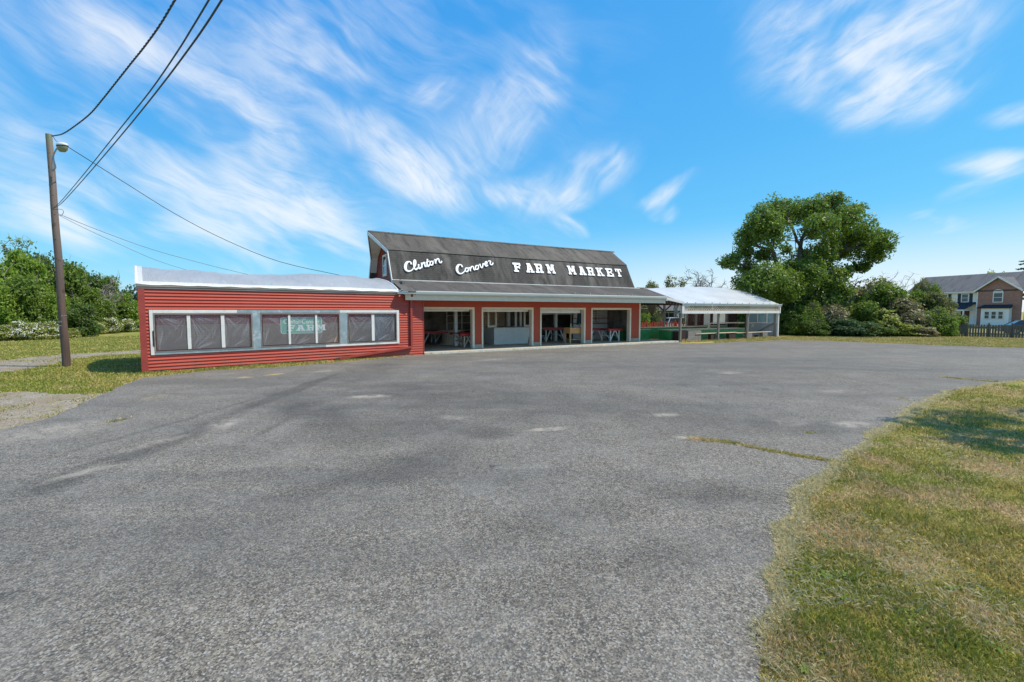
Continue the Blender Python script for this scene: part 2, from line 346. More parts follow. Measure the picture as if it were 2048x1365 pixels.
def W(x, y): g = gnd(x, y); return g[0], g[1]
def groundblobs(nt, v, lst):
    tot = None
    for (x0, y0, x1, y1, w, k) in lst:       # two ends of a patch on the ground and its half width in metres
        a = np.array(W(x0, y0)); b = np.array(W(x1, y1)); c = (a+b)/2; dd = b-a; ln = np.linalg.norm(dd)/2+w*.5
        f = mth(nt, 'MULTIPLY', rng(nt, blob(nt, v, c[0], c[1], ln*1.3, w*1.3, math.atan2(dd[1], dd[0])), 0, .8, 0, 1, True), k)
        tot = f if tot is None else mth(nt, 'MAXIMUM', tot, f)
    return tot
DK = 1.7
def asphalt():
    m, nt, p, t, o = newmat('asphalt_chip')
    v = t.outputs['Object']; fv = flatz(nt, v); wv = vnoise(nt, fv, 1.1, .35, True)
    vo = N(nt, 'ShaderNodeTexVoronoi'); vo.inputs['Scale'].default_value = 88.; L(nt, v, vo.inputs['Vector'])
    s = N(nt, 'ShaderNodeSeparateColor'); L(nt, vo.outputs['Color'], s.inputs[0])
    st = mth(nt, 'POWER', mth(nt, 'ADD', mth(nt, 'MULTIPLY', s.outputs[0], .72), mth(nt, 'MULTIPLY', rng(nt, noise(nt, v, 16., 3., .7), .35, .65), .28)), 1.8)
    c = mix(nt, st, (.055, .049, .039), (.72, .64, .50))
    c = mix(nt, mth(nt, 'MULTIPLY', rng(nt, s.outputs[1], .93, .95), .6), c, (.42, .30, .20))
    c = mix(nt, rng(nt, s.outputs[2], .93, .97, 0, .9), c, (.66, .65, .62))
    c = mix(nt, rng(nt, vo.outputs['Distance'], .004, .011, 0, .55), c, (.035, .035, .035))
    big = noise(nt, fv, .25, 5., .6, .4); md = noise(nt, fv, 1.3, 5., .6)
    c = mix(nt, rng(nt, big, .42, .60, 0, .28), c, (.085, .085, .083))
    c = mix(nt, rng(nt, md, .45, .7, 0, .22), c, (.30, .29, .27))
    c = mix(nt, rng(nt, noise(nt, wv, 1., 5., .6, 0, ((.12, .7, 1), (0, 0, R(20)))), .50, .62, 0, .35), c, (.07, .07, .068))
    dark = groundblobs(nt, wv, [(760, 765, 1150, 830, 2.6, .42), (900, 730, 1900, 740, 6., .22), (1040, 790, 1500, 850, 2.4, .38), (940, 872, 1010, 862, .5, .5), (560, 780, 760, 900, .8, .5), (640, 850, 960, 860, 1.0, .5), (380, 860, 700, 740, .30, .75), (150, 960, 480, 830, .24, .6), (60, 930, 560, 785, .10, .45), (470, 900, 650, 795, .13, .5), (0, 990, 300, 895, .13, .45), (560, 1010, 860, 905, .22, .5), (1000, 1200, 1400, 1090, .4, .25), (0, 1010, 180, 950, .3, .5),
        (620, 1000, 940, 890, .6, .45), (640, 780, 800, 720, 1.2, .45), (1250, 970, 1560, 1000, .5, .45), (500, 1010, 700, 960, .35, .3), (950, 1080, 1300, 1010, .3, .25), (1480, 840, 1700, 880, .9, .4)])
    dark = mth(nt, 'MULTIPLY', dark, rng(nt, noise(nt, fv, .9, 5., .6), .30, .60, .8, 2.1), clamp=True)
    c = mix(nt, dark, c, mix(nt, 1., c, (.62, .62, .62), 'MULTIPLY'))
    lite = groundblobs(nt, wv, [(430, 860, 470, 840, .30, .6), (90, 965, 240, 930, .15, .5), (250, 905, 380, 870, .16, .45), (0, 880, 200, 850, .7, .45), (710, 795, 770, 793, .28, .8), (1060, 864, 1130, 858, .14, 1.), (1345, 876, 1400, 880, .10, .9), (1600, 985, 1625, 990, .10, 1.),
        (1680, 852, 1740, 848, .25, .6), (1300, 832, 1350, 830, .18, .6), (1440, 748, 1480, 746, .3, .5), (960, 722, 1010, 719, .35, .5), (620, 745, 680, 742, .3, .45), (1640, 785, 1690, 782, .25, .5), (1560, 850, 1600, 845, .3, .35), (880, 835, 930, 838, .2, .4)])
    lite = mth(nt, 'MULTIPLY', lite, rng(nt, noise(nt, fv, 3.5, 6., .7, .5), .36, .60, 0, 1.))
    c = mix(nt, lite, c, mix(nt, s.outputs[1], (.26, .23, .19), (.50, .45, .38)))
    yel = groundblobs(nt, wv, [(482, 756, 512, 754, .16, .8), (530, 752, 570, 748, .14, .6), (285, 800, 330, 790, .2, .2)])
    c = mix(nt, mth(nt, 'MULTIPLY', yel, rng(nt, md, .4, .55)), c, (.55, .38, .10))
    org = groundblobs(nt, wv, [(205, 850, 255, 838, .12, .9)])
    c = mix(nt, mth(nt, 'MULTIPLY', org, rng(nt, md, .42, .5)), c, (.07, .055, .03))
    # thin cracks
    cr = N(nt, 'ShaderNodeTexVoronoi'); cr.feature = 'DISTANCE_TO_EDGE'; cr.inputs['Scale'].default_value = .28; L(nt, vnoise(nt, fv, 1.5, .9), cr.inputs['Vector'])
    c = mix(nt, mth(nt, 'MULTIPLY', rng(nt, cr.outputs[0], .0035, .0005, 0, .6), rng(nt, big, .53, .58)), c, (.02, .02, .02))
    L(nt, c, p.inputs['Base Color']); p.inputs['Roughness'].default_value = .8; p.inputs['Specular IOR Level'].default_value = .35
    bump(nt, p, vo.outputs['Distance'], .35, .006)
asphalt()

def gravelmat():
    m, nt, p, t, o = newmat('gravel_grit')
    v = t.outputs['Object']; vo = N(nt, 'ShaderNodeTexVoronoi'); vo.inputs['Scale'].default_value = 38.; L(nt, v, vo.inputs['Vector'])
    s = N(nt, 'ShaderNodeSeparateColor'); L(nt, vo.outputs['Color'], s.inputs[0])
    c = mix(nt, s.outputs[0], (.14, .12, .09), (.40, .355, .29))
    n = noise(nt, v, .9, 5., .65); c = mix(nt, rng(nt, n, .40, .58, 0, .85), c, (.22, .17, .105))
    n2 = noise(nt, v, 2.2, 5., .65); c = mix(nt, rng(nt, n2, .54, .64, 0, .75), c, (.17, .15, .055))
    L(nt, c, p.inputs['Base Color']); p.inputs['Roughness'].default_value = .9; bump(nt, p, vo.outputs['Distance'], .7, .02)
gravelmat()

def grasscol(nt, v, rnd=None):
    n1 = noise(nt, v, .45, 4., .6, .3); n2 = noise(nt, v, 2.3, 5., .65, .2); n3 = noise(nt, v, 9., 3., .6)
    mow = noise(nt, v, 1., 3., .5, 0., ((.15, 1.1, 1), (0, 0, R(-8))))
    g = mix(nt, rng(nt, n3, .35, .65), (.29, .315, .055), (.19, .23, .042))
    y = mix(nt, rng(nt, n3, .35, .65), (.50, .42, .13), (.42, .34, .13))
    f = mth(nt, 'ADD', mth(nt, 'MULTIPLY', n1, .45), mth(nt, 'MULTIPLY', n2, .55))
    f = mth(nt, 'ADD', f, mth(nt, 'MULTIPLY', mth(nt, 'SUBTRACT', mow, .5), .35))
    sp_ = N(nt, 'ShaderNodeSeparateXYZ'); L(nt, v, sp_.inputs[0]); f = mth(nt, 'ADD', f, rng(nt, sp_.outputs[0], -14., -4., -.085, 0.))
    if rnd is not None: f = mth(nt, 'ADD', f, mth(nt, 'MULTIPLY', mth(nt, 'SUBTRACT', rnd, .5), .26))
    c = mix(nt, rng(nt, f, .40, .57), g, y)
    dry = noise(nt, v, 1.1, 5., .7, .4)
    if rnd is not None: dry = mth(nt, 'ADD', dry, mth(nt, 'MULTIPLY', mth(nt, 'SUBTRACT', rnd, .5), .18))
    dry = mth(nt, 'ADD', dry, rng(nt, sp_.outputs[0], -14., -4., -.07, 0.))
    return mix(nt, rng(nt, dry, .50, .63, 0, .85), c, (.58, .44, .27))
def lawnmat():
    m, nt, p, t, o = newmat('lawn_turf')
    g = N(nt, 'ShaderNodeNewGeometry'); v = g.outputs['Position']
    c = grasscol(nt, v); f = noise(nt, v, 70., 3., .7); c = mix(nt, rng(nt, f, .35, .7, .15, .6), c, (.10, .09, .035))
    L(nt, c, p.inputs['Base Color']); p.inputs['Roughness'].default_value = .95; p.inputs['Specular IOR Level'].default_value = .1
    bump(nt, p, noise(nt, v, 25., 4., .7), .9, .04)
    m, nt, p, t, o = newmat('grass_blade')
    g = N(nt, 'ShaderNodeNewGeometry'); rn = g.outputs['Random Per Island']
    c = grasscol(nt, g.outputs['Position'], rn); c = mix(nt, 1., c, mix(nt, rn, (.85, .85, .85), (1.35, 1.3, 1.25)), 'MULTIPLY')
    L(nt, c, p.inputs['Base Color']); p.inputs['Roughness'].default_value = .6; p.inputs['Specular IOR Level'].default_value = .25
    tl = N(nt, 'ShaderNodeBsdfTranslucent'); L(nt, c, tl.inputs[0]); ms = N(nt, 'ShaderNodeMixShader'); ms.inputs[0].default_value = .3
    L(nt, p.outputs[0], ms.inputs[1]); L(nt, tl.outputs[0], ms.inputs[2]); L(nt, ms.outputs[0], o.inputs[0])
    m, nt, p, t, o = newmat('straw')
    g = N(nt, 'ShaderNodeNewGeometry'); c = mix(nt, g.outputs['Random Per Island'], (.76, .65, .40), (.48, .44, .23)); L(nt, c, p.inputs['Base Color']); p.inputs['Roughness'].default_value = .9; p.inputs['Specular IOR Level'].default_value = .1
    tl = N(nt, 'ShaderNodeBsdfTranslucent'); L(nt, c, tl.inputs[0]); ms = N(nt, 'ShaderNodeMixShader'); ms.inputs[0].default_value = .4
    L(nt, p.outputs[0], ms.inputs[1]); L(nt, tl.outputs[0], ms.inputs[2]); L(nt, ms.outputs[0], o.inputs[0])
lawnmat()
def leafmat(name, a, b, c3=None, tr=.35):
    m, nt, p, t, o = newmat(name)
    g = N(nt, 'ShaderNodeNewGeometry'); rn = g.outputs['Random Per Island']
    n = noise(nt, t.outputs['Object'], .9, 3.)
    c = mix(nt, mth(nt, 'MULTIPLY', mth(nt, 'ADD', rn, rng(nt, n, .35, .65)), .5), a, b)
    if c3: c = mix(nt, rng(nt, rn, .90, .94), c, c3)
    L(nt, c, p.inputs['Base Color']); p.inputs['Roughness'].default_value = .5; p.inputs['Specular IOR Level'].default_value = .3
    tl = N(nt, 'ShaderNodeBsdfTranslucent'); L(nt, mix(nt, 1., c, (1.3, 1.5, .7), 'MULTIPLY'), tl.inputs[0]); ms = N(nt, 'ShaderNodeMixShader'); ms.inputs[0].default_value = tr
    L(nt, p.outputs[0], ms.inputs[1]); L(nt, tl.outputs[0], ms.inputs[2]); L(nt, ms.outputs[0], o.inputs[0])
leafmat('leaf_bright', (.150, .235, .030), (.25, .34, .050))
leafmat('leaf_mid', (.105, .165, .026), (.195, .26, .045))
leafmat('leaf_dark', (.070, .120, .026), (.130, .190, .040))
leafmat('leaf_olive', (.15, .155, .055), (.24, .235, .10), (.33, .26, .16))
leafmat('leaf_yellow', (.25, .29, .06), (.36, .37, .10), (.42, .32, .18))
leafmat('leaf_blue', (.055, .105, .055), (.10, .155, .08))
leafmat('twig_brown', (.20, .17, .095), (.32, .27, .18), (.18, .24, .07), tr=.25)

# ------------------------------------------------------------------ mesh helpers
class MB:
    def __init__(s): s.v = []; s.f = []; s.uv = None
    def quad(s, *p): i = len(s.v); s.v += [tuple(q) for q in p]; s.f.append(tuple(range(i, i+len(p)))); return s
    def box(s, x0, x1, y0, y1, z0, z1):
        i = len(s.v); s.v += [(x0, y0, z0), (x1, y0, z0), (x1, y1, z0), (x0, y1, z0), (x0, y0, z1), (x1, y0, z1), (x1, y1, z1), (x0, y1, z1)]
        s.f += [tuple(i+k for k in q) for q in ((0, 3, 2, 1), (4, 5, 6, 7), (0, 1, 5, 4), (1, 2, 6, 5), (2, 3, 7, 6), (3, 0, 4, 7))]; return s
    def prism(s, pts, a, b, fn=None):       # polygon pts (u,v) between depths a and b; fn(u,v,w)->xyz
        fn = fn or (lambda u, v, w: (u, w, v)); i = len(s.v); n = len(pts)
        s.v += [fn(u, v, a) for u, v in pts]+[fn(u, v, b) for u, v in pts]
        s.f.append(tuple(range(i, i+n))[::-1]); s.f.append(tuple(range(i+n, i+2*n)))
        for k in range(n): q = (k+1) % n; s.f.append((i+k, i+q, i+n+q, i+n+k))
        return s
    def bar(s, p, q, w, h=None, up=(0, 0, 1)):   # rectangular bar from p to q
        h = h or w; p = Vector(p); q = Vector(q); d = (q-p).normalized(); u = Vector(up)
        if abs(d.dot(u)) > .95: u = Vector((0, 1, 0))
        a = d.cross(u).normalized()*w/2; b = a.cross(d).normalized()*h/2; i = len(s.v)
        for o in (p, q):
            for k1, k2 in ((-1, -1), (1, -1), (1, 1), (-1, 1)): s.v.append(tuple(o+a*k1+b*k2))
        s.f += [tuple(i+k for k in f) for f in ((0, 1, 2, 3), (7, 6, 5, 4), (0, 4, 5, 1), (1, 5, 6, 2), (2, 6, 7, 3), (3, 7, 4, 0))]; return s
    def tube(s, pts, rad, n=8, cap=True):
        pts = [Vector(p) for p in pts]; i0 = len(s.v); k = len(pts)
        if not hasattr(rad, '__len__'): rad = [rad]*k
        prev = None
        for j, p in enumerate(pts):
            d = (pts[min(j+1, k-1)]-pts[max(j-1, 0)]).normalized()
            if prev is None: prev = d.orthogonal().normalized()
            a = (prev-d*prev.dot(d)).normalized(); prev = a; b = d.cross(a)
            for m in range(n):
                t = 2*math.pi*m/n; s.v.append(tuple(p+(a*math.cos(t)+b*math.sin(t))*rad[j]))
        for j in range(k-1):
            for m in range(n): q = (m+1) % n; s.f.append((i0+j*n+m, i0+j*n+q, i0+(j+1)*n+q, i0+(j+1)*n+m))
        if cap: s.f.append(tuple(range(i0, i0+n))[::-1]); s.f.append(tuple(range(i0+(k-1)*n, i0+k*n)))
        return s
    def lathe(s, prof, c=(0, 0, 0), n=20, sx=1., sy=1.):
        i = len(s.v)
        for r, z in prof:
            for m in range(n): t = 2*math.pi*m/n; s.v.append((c[0]+r*math.cos(t)*sx, c[1]+r*math.sin(t)*sy, c[2]+z))
        for j in range(len(prof)-1):
            for m in range(n): q = (m+1) % n; s.f.append((i+j*n+m, i+j*n+q, i+(j+1)*n+q, i+(j+1)*n+m))
        s.f.append(tuple(range(i, i+n))[::-1]); k = len(prof)-1; s.f.append(tuple(range(i+k*n, i+(k+1)*n))); return s
    def build(s, name, mat, parent=None, smooth=False, bev=0.):
        me = bpy.data.meshes.new(name); me.from_pydata(s.v, [], s.f); me.update()
        if s.uv: 
            l = me.uv_layers.new(name='UVMap')
            for k, uv in enumerate(s.uv): l.data[k].uv = uv
        o = bpy.data.objects.new(name, me); COL.objects.link(o); me.materials.append(MATS[mat])
        if smooth: me.polygons.foreach_set('use_smooth', [True]*len(me.polygons))
        if parent is not None: o.parent = parent
        if bev:
            b = o.modifiers.new('bevel', 'BEVEL'); b.width = bev; b.segments = 1; b.limit_method = 'ANGLE'
        return o
def build_each(mb, name, mat, parent=None, smooth=False):   # every loose piece becomes a part of its own
    par = list(range(len(mb.v)))
    def find(a):
        while par[a] != a: par[a] = par[par[a]]; a = par[a]
        return a
    for f in mb.f:
        for q in f[1:]: par[find(q)] = find(f[0])
    grp = {}
    for f in mb.f: grp.setdefault(find(f[0]), []).append(f)
    for fs in grp.values():
        ids = sorted({q for f in fs for q in f}); mp = {q: i for i, q in enumerate(ids)}; m2 = MB(); m2.v = [mb.v[q] for q in ids]; m2.f = [tuple(mp[q] for q in f) for f in fs]; m2.build(name, mat, parent, smooth)
def tag(o, label=None, cat=None, group=None, kind=None):
    if label: o['label'] = label
    if cat: o['category'] = cat
    if group: o['group'] = group
    if kind: o['kind'] = kind
    return o
def thing(name, label, cat, loc=(0, 0, 0), rz=0., group=None):
    o = bpy.data.objects.new(name, None); COL.objects.link(o); o.location = loc; o.rotation_euler = (0, 0, rz); o.empty_display_size = .2
    return tag(o, label, cat, group)
def copy_tree(o, parent=None):
    c = o.copy(); COL.objects.link(c); c.parent = parent
    for ch in [k for k in bpy.data.objects if k.parent == o]: copy_tree(ch, c)
    return c
def fastmesh(name, co, nv, mat, parent=None):   # co (n,nv,3) separate polygons
    n = len(co); me = bpy.data.meshes.new(name); me.vertices.add(n*nv); me.vertices.foreach_set('co', co.astype(np.float32).ravel())
    me.loops.add(n*nv); me.loops.foreach_set('vertex_index', np.arange(n*nv, dtype=np.int32))
    me.polygons.add(n); me.polygons.foreach_set('loop_start', np.arange(0, n*nv, nv, dtype=np.int32))
    try: me.polygons.foreach_set('loop_total', np.full(n, nv, dtype=np.int32))
    except Exception: pass
    me.update(calc_edges=True); me.validate()
    o = bpy.data.objects.new(name, me); COL.objects.link(o); me.materials.append(MATS[mat])
    if parent is not None: o.parent = parent
    return o
def inpoly(x, y, poly):
    c = np.zeros(len(x), bool); n = len(poly); j = n-1
    for i in range(n):
        xi, yi = poly[i]; xj, yj = poly[j]
        k = ((yi > y) != (yj > y)) & (x < (xj-xi)*(y-yi)/((yj-yi) if yj != yi else 1e-9)+xi); c ^= k; j = i
    return c
def vn3(p, seed=0):                            # value noise 0..1
    i = np.floor(p).astype(np.int64); f = p-i; f = f*f*(3-2*f); r = 0
    for dx in (0, 1):
        for dy in (0, 1):
            for dz in (0, 1):
                h = (i[:, 0]+dx)*73856093 ^ (i[:, 1]+dy)*19349663 ^ (i[:, 2]+dz)*83492791 ^ (seed*2654435761 & 0xffffffff)
                h = (h ^ (h >> 13))*1274126177 & 0x7fffffff; h = (h ^ (h >> 15)) & 0xffff
                r = r+(h/65535.)*(f[:, 0] if dx else 1-f[:, 0])*(f[:, 1] if dy else 1-f[:, 1])*(f[:, 2] if dz else 1-f[:, 2])
    return r
def ragged(pts, step=.25, amp=.08, seed=1, closed=False):
    rs = random.Random(seed); out = []; n = len(pts)
    for i in range(n if closed else n-1):
        a = np.array(pts[i]); b = np.array(pts[(i+1) % n]); ln = np.linalg.norm(b-a); k = max(1, int(ln/step)); nn = np.array([-(b-a)[1], (b-a)[0]])/max(ln, 1e-6)
        for j in range(k): out.append(tuple(a+(b-a)*j/k+nn*rs.uniform(-amp, amp)))
    if not closed: out.append(tuple(pts[-1]))
    return out
def catmull(pts, sub=5):
    pts = [np.array(p, float) for p in pts]; out = []
    P = [2*pts[0]-pts[1]]+pts+[2*pts[-1]-pts[-2]]
    for i in range(1, len(P)-2):
        for k in range(sub):
            t = k/sub; out.append(.5*((2*P[i])+(-P[i-1]+P[i+1])*t+(2*P[i-1]-5*P[i]+4*P[i+1]-P[i+2])*t*t+(-P[i-1]+3*P[i]-3*P[i+1]+P[i+2])*t**3))
    out.append(pts[-1]); return out

# ------------------------------------------------------------------ ground
def ground_z(x, y):                            # the land drops a little beyond the lot on the right
    t = np.clip((y-40)/8., 0, 1)*np.clip((x-6)/8., 0, 1); return -.28*t*t*(3-2*t)
def build_ground():
    xs = np.unique(np.concatenate([np.arange(-60, 110, 2.), [-1500, -600, -250, -120, 160, 260, 600, 1500]])); ys = np.unique(np.concatenate([np.arange(-20, 110, 2.), [-600, -150, -60, 160, 260, 600, 1500]]))
    X, Y = np.meshgrid(xs, ys); Z = ground_z(X, Y); mb = MB(); mb.v = [tuple(q) for q in np.stack([X, Y, Z], -1).reshape(-1, 3)]
    w = len(xs)
    for j in range(len(ys)-1):
        for i in range(w-1): a = j*w+i; mb.f.append((a, a+1, a+w+1, a+w))
    return mb.build('lawn', 'lawn_turf')
tag(build_ground(), kind='structure')
# asphalt lot, traced along its real edges
left = [(-14., -25), (-10.5, 0), (-9.1, 5)]+[W(*q) for q in ((0, 862), (60, 848), (120, 830), (180, 800), (240, 775), (285, 757), (420, 742), (560, 735), (720, 722))]
bw = [tuple(BF.w(0.05, -.0)[:2]), tuple(BF.w(18., -.05)[:2])]
right_far = [W(*q) for q in ((1362, 688.5), (1440, 686), (1500, 684), (1560, 681), (1660, 683), (1800, 688.5), (1920, 693), (2048, 697))]+[(34., 23.5), (60., 16), (90., 8)]
island_edge = [(70., -6), (45., 6), (30., 12.), (20., 14.4)]+[W(*q) for q in ((2048, 762), (1990, 768), (1900, 785), (1850, 810), (1790, 850), (1740, 880), (1690, 925), (1650, 960), (1610, 990), (1590, 1060), (1560, 1120), (1545, 1160), (1565, 1230), (1540, 1280), (1520, 1320), (1518, 1365))]+[(1.25, 1.6), (1., 0), (.5, -8), (0, -25)]
lot_poly = ragged(left, .2, .05, 3)+bw+ragged(right_far, .3, .08, 4)+ragged(island_edge, .12, .035, 5)
def sheet(name, poly, z, mat, kind='structure'):
    from mathutils.geometry import tessellate_polygon
    tri = tessellate_polygon([[Vector((x, y, 0)) for x, y in poly]]); mb = MB(); mb.v = [(x, y, z) for x, y in poly]
    for t in tri:
        a, b, c = [Vector(mb.v[k]) for k in t]; mb.f.append(tuple(t) if (b-a).cross(c-a).z > 0 else tuple(t)[::-1])
    return tag(mb.build(name, mat), kind=kind)
sheet('asphalt_lot', lot_poly, .012, 'asphalt_chip')
island_poly = island_edge+[(0.5, -25), (70., -25)]
g1 = ragged([W(*q) for q in ((-60, 785), (0, 786), (60, 784), (120, 788), (175, 790), (205, 785), (215, 790), (175, 806), (118, 834), (55, 852), (0, 866))]+[(-10.2, 6.5), (-13., 7.5)], .15, .10, 8, True)
sheet('gravel_patch', g1, .006, 'gravel_grit')
g2 = ragged([W(*q) for q in ((-80, 742), (0, 723), (60, 715), (120, 710), (200, 706), (290, 700), (380, 697), (380, 703), (290, 707.5), (200, 712), (130, 721), (110, 728), (60, 738), (0, 746), (-80, 762))], .2, .12, 9, True)
sheet('gravel_drive', g2, .006, 'gravel_grit')

# ================================================================== BARN
barn = thing('farm_market_barn', 'red barn with grey shingled gambrel roof and four open market doors', 'barn', BF.O, BF.rot)
WN = 1.1                                        # wall plane; doors (outer trim)
DOORS = [(-.08, 3.28), (3.70, 7.03), (7.49, 10.85), (11.30, 14.68)]
mb = MB().box(.06, 18.0, .02, 7.9, .0, .10); mb.build('floor_slab', 'concrete', barn)
mb = MB(); rs = random.Random(3)
x = .06
while x < 18.1:
    w = min(rs.uniform(.5, 1.5), 18.12-x+.001); mb.box(x, x+w-.012, -.10+rs.uniform(-.008, .012), .016, -.02, .104+rs.uniform(-.004, .006)); x += w
mb.build('slab_edge', 'edge_paint', barn)
mb = MB(); edges = [-.6]+[q for d in DOORS for q in (d[0]+.05, d[1]-.05)]+[15.5]
for i in range(0, len(edges), 2): mb.box(edges[i], edges[i+1], WN, WN+.14, .30, 2.28)
mb.box(-.6, 15.5, WN, WN+.14, 2.28, 2.75)
mb.build('front_wall', 'red_panel', barn)
mb = MB()
for i in range(0, len(edges), 2): mb.box(edges[i], edges[i+1], WN-.01, WN+.15, .10, .30)
build_each(mb, 'wall_footing', 'concrete', barn)
for k, (a, b) in enumerate(DOORS):
    mb = MB(); t = .13
    mb.box(a, a+t*.75, WN-.03, WN+.26, .10, 2.32); mb.box(b-t, b, WN-.03, WN+.26, .10, 2.32); mb.box(a+t*.75, b-t, WN-.03, WN+.26, 2.19, 2.32)
    mb.build('door_frame', 'cream_trim', barn, bev=.008)
    if k < 3:
        mb = MB().box(a+.13, b-.16, WN+.28, WN+.34, [2.09, 2.07, 1.98][k], 2.19); mb.build('overhead_door', 'white_paint', barn, bev=.01)
mb = MB().box(15.40, 15.53, WN-.025, WN-.002, .10, 2.66); build_each(mb, 'corner_board', 'cream_trim', barn)
# side and back walls
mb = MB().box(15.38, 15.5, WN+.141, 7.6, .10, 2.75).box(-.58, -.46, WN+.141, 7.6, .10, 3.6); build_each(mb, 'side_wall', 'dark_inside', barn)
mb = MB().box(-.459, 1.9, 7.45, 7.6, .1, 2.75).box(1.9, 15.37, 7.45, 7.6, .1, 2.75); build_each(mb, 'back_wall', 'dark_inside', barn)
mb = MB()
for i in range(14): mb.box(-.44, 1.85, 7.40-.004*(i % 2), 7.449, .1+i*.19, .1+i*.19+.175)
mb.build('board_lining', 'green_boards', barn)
mb = MB().box(-.459, 15.37, WN+.15, 7.45, 2.76, 2.80); mb.build('ceiling', 'pale_wood', barn)
# white interior posts
for (px, py, n, zt) in ((911, 0, 3.2, 2.75), (1111, 0, 4.0, 2.75), (1017, 0, 5.6, 2.75), (1016, 0, 4.4, 2.3)):
    s = BF.at(px, 650, n)[0]; MB().box(s-.09, s+.09, n-.09, n+.09, .1, zt).build('post', 'white_paint', barn)
# soffit, fascia, gutter
mb = MB().quad((-.85, -.28, 2.66), (16.3, -.28, 2.66), (16.3, WN, 2.70), (-.85, WN, 2.70)); mb.build('soffit', 'cream_trim', barn)
mb = MB().box(-.9, 16.3, -.32, -.28, 2.62, 2.97); mb.build('fascia', 'cream_trim', barn)
mb = MB(); gx0, gx1 = -.42, 16.28
for (x0, x1) in ((gx0, 5.2), (5.21, 10.6), (10.61, gx1)):
    mb.prism([(-.33, 3.05), (-.46, 3.05), (-.47, 3.02), (-.455, 2.93), (-.42, 2.87), (-.33, 2.86)], x0, x1, lambda u, v, w: (w, u, v))
mb.build('gutter', 'gutter_metal', barn)
mb = MB().box(-1.32, -.43, -.50, -.30, 2.90, 2.965).bar((-1.2, -.36, 3.0), (-.8, -.36, 3.02), .12, .05).bar((-1.25, -.40, 3.03), (-1.05, -.38, 3.10), .14, .03); mb.build('broken_gutter', 'flashing_metal', barn)
mb = MB()
for k in range(5):
    x = 8.9+k*1.1; mb.box(x-.012, x+.012, -.40, -.20, 3.065, 3.09).bar((x, -.40, 3.06), (x, -.36, 3.16), .02)
build_each(mb, 'gutter_strap', 'galvanised', barn)
# roofs
def slab(mb, pts, th):
    a = [Vector(p) for p in pts]; n = (a[1]-a[0]).cross(a[2]-a[0]).normalized()
    if n.z < 0: n = -n
    b = [p-n*th for p in a]; i = len(mb.v); k = len(a); mb.v += [tuple(p) for p in a+b]
    mb.f.append(tuple(range(i, i+k))); mb.f.append(tuple(range(i+k, i+2*k))[::-1])
    for j in range(k): q = (j+1) % k; mb.f.append((i+j, i+k+j, i+k+q, i+q))
KN, KZ, RN, RZ, BN, BZ = 3.08, 5.35, 5.0, 6.56, 2.28, 3.70
BK, BB = 2*RN-KN, 2*RN-BN
nseg = 24
def roofgrid(p00, p10, p11, p01, th, sag, name, mat, par, seg=24):    # p00->p10 lower edge, p01->p11 upper edge
    mb = MB(); a, b, c, d = [np.array(p, float) for p in (p00, p10, p11, p01)]
    nn = np.cross(b-a, d-a); nn /= np.linalg.norm(nn)
    for layer in (0, 1):
        for i in range(seg+1):
            t = i/seg
            for j in range(3):
                u = j/2; P = (a*(1-t)+b*t)*(1-u)+(d*(1-t)+c*t)*u; P[2] -= sag*math.sin(math.pi*t)*(.4+.6*u)+.012*math.sin(t*31+j*2.)
                mb.v.append(tuple(P-nn*th*layer))
    K = 3*(seg+1)
    for i in range(seg):
        for j in range(2):
            q = i*3+j; mb.f.append((q, q+3, q+4, q+1)); mb.f.append((K+q, K+q+1, K+q+4, K+q+3))
        q = i*3; mb.f.append((q, K+q, K+q+3, q+3)); q += 2; mb.f.append((q, q+3, K+q+3, K+q))
    for q in (0, seg*3):
        for j in range(2): mb.f.append((q+j, q+j+1, K+q+j+1, K+q+j))
    return mb.build(name, mat, par)
roofgrid((-.80, BN, BZ), (16.15, BN, BZ), (16.10, KN, KZ), (-.80, KN, KZ), .10, .02, 'lower_roof_slope', 'shingles_low', barn)
roofgrid((-.80, KN-.03, KZ+.02), (16.10, KN-.03, KZ+.02), (16.40, RN, RZ), (-1.38, RN, RZ), .10, .03, 'upper_roof_slope', 'shingles_top', barn)
mb = MB(); slab(mb, [(-.80, BK+.03, KZ+.02), (-1.38, RN+.01, RZ-.01), (16.40, RN+.01, RZ-.01), (16.10, BK+.03, KZ+.02)], .1); slab(mb, [(-.80, BB, BZ), (-.80, BK, KZ), (16.10, BK, KZ), (16.15, BB, BZ)], .1)
mb.build('rear_roof_slope', 'shingles_top', barn)
mb = MB(); rs = random.Random(9); x = -1.38
while x < 16.38:
    z = RZ-.03*math.sin(math.pi*(x+1.38)/17.8)+.012; mb.quad((x, RN-.16, z-.09), (x+.31, RN-.16, z-.09+rs.uniform(0, .008)), (x+.31, RN, z+.015), (x, RN, z+.005)).quad((x, RN, z+.005), (x+.31, RN, z+.015), (x+.31, RN+.16, z-.09), (x, RN+.16, z-.09)); x += .30
mb.build('ridge_cap', 'shingles_top', barn)
mb = MB().bar((-.8, BN-.02, BZ+.015), (16.6, BN-.02, BZ+.01), .03, .05); mb.build('roof_flashing', 'white_trim', barn)
mb = MB().bar((-.8, KN-.030, KZ-.0), (16.10, KN-.030, KZ-.0), .03, .018); mb.build('roof_break_strip', 'old_wood_flat', barn)
roofgrid((-1.0, -.34, 3.03), (16.30, -.34, 3.03), (17.0, BN, BZ), (-.85, BN, BZ), .09, .0, 'porch_roof', 'shingles_porch', barn)
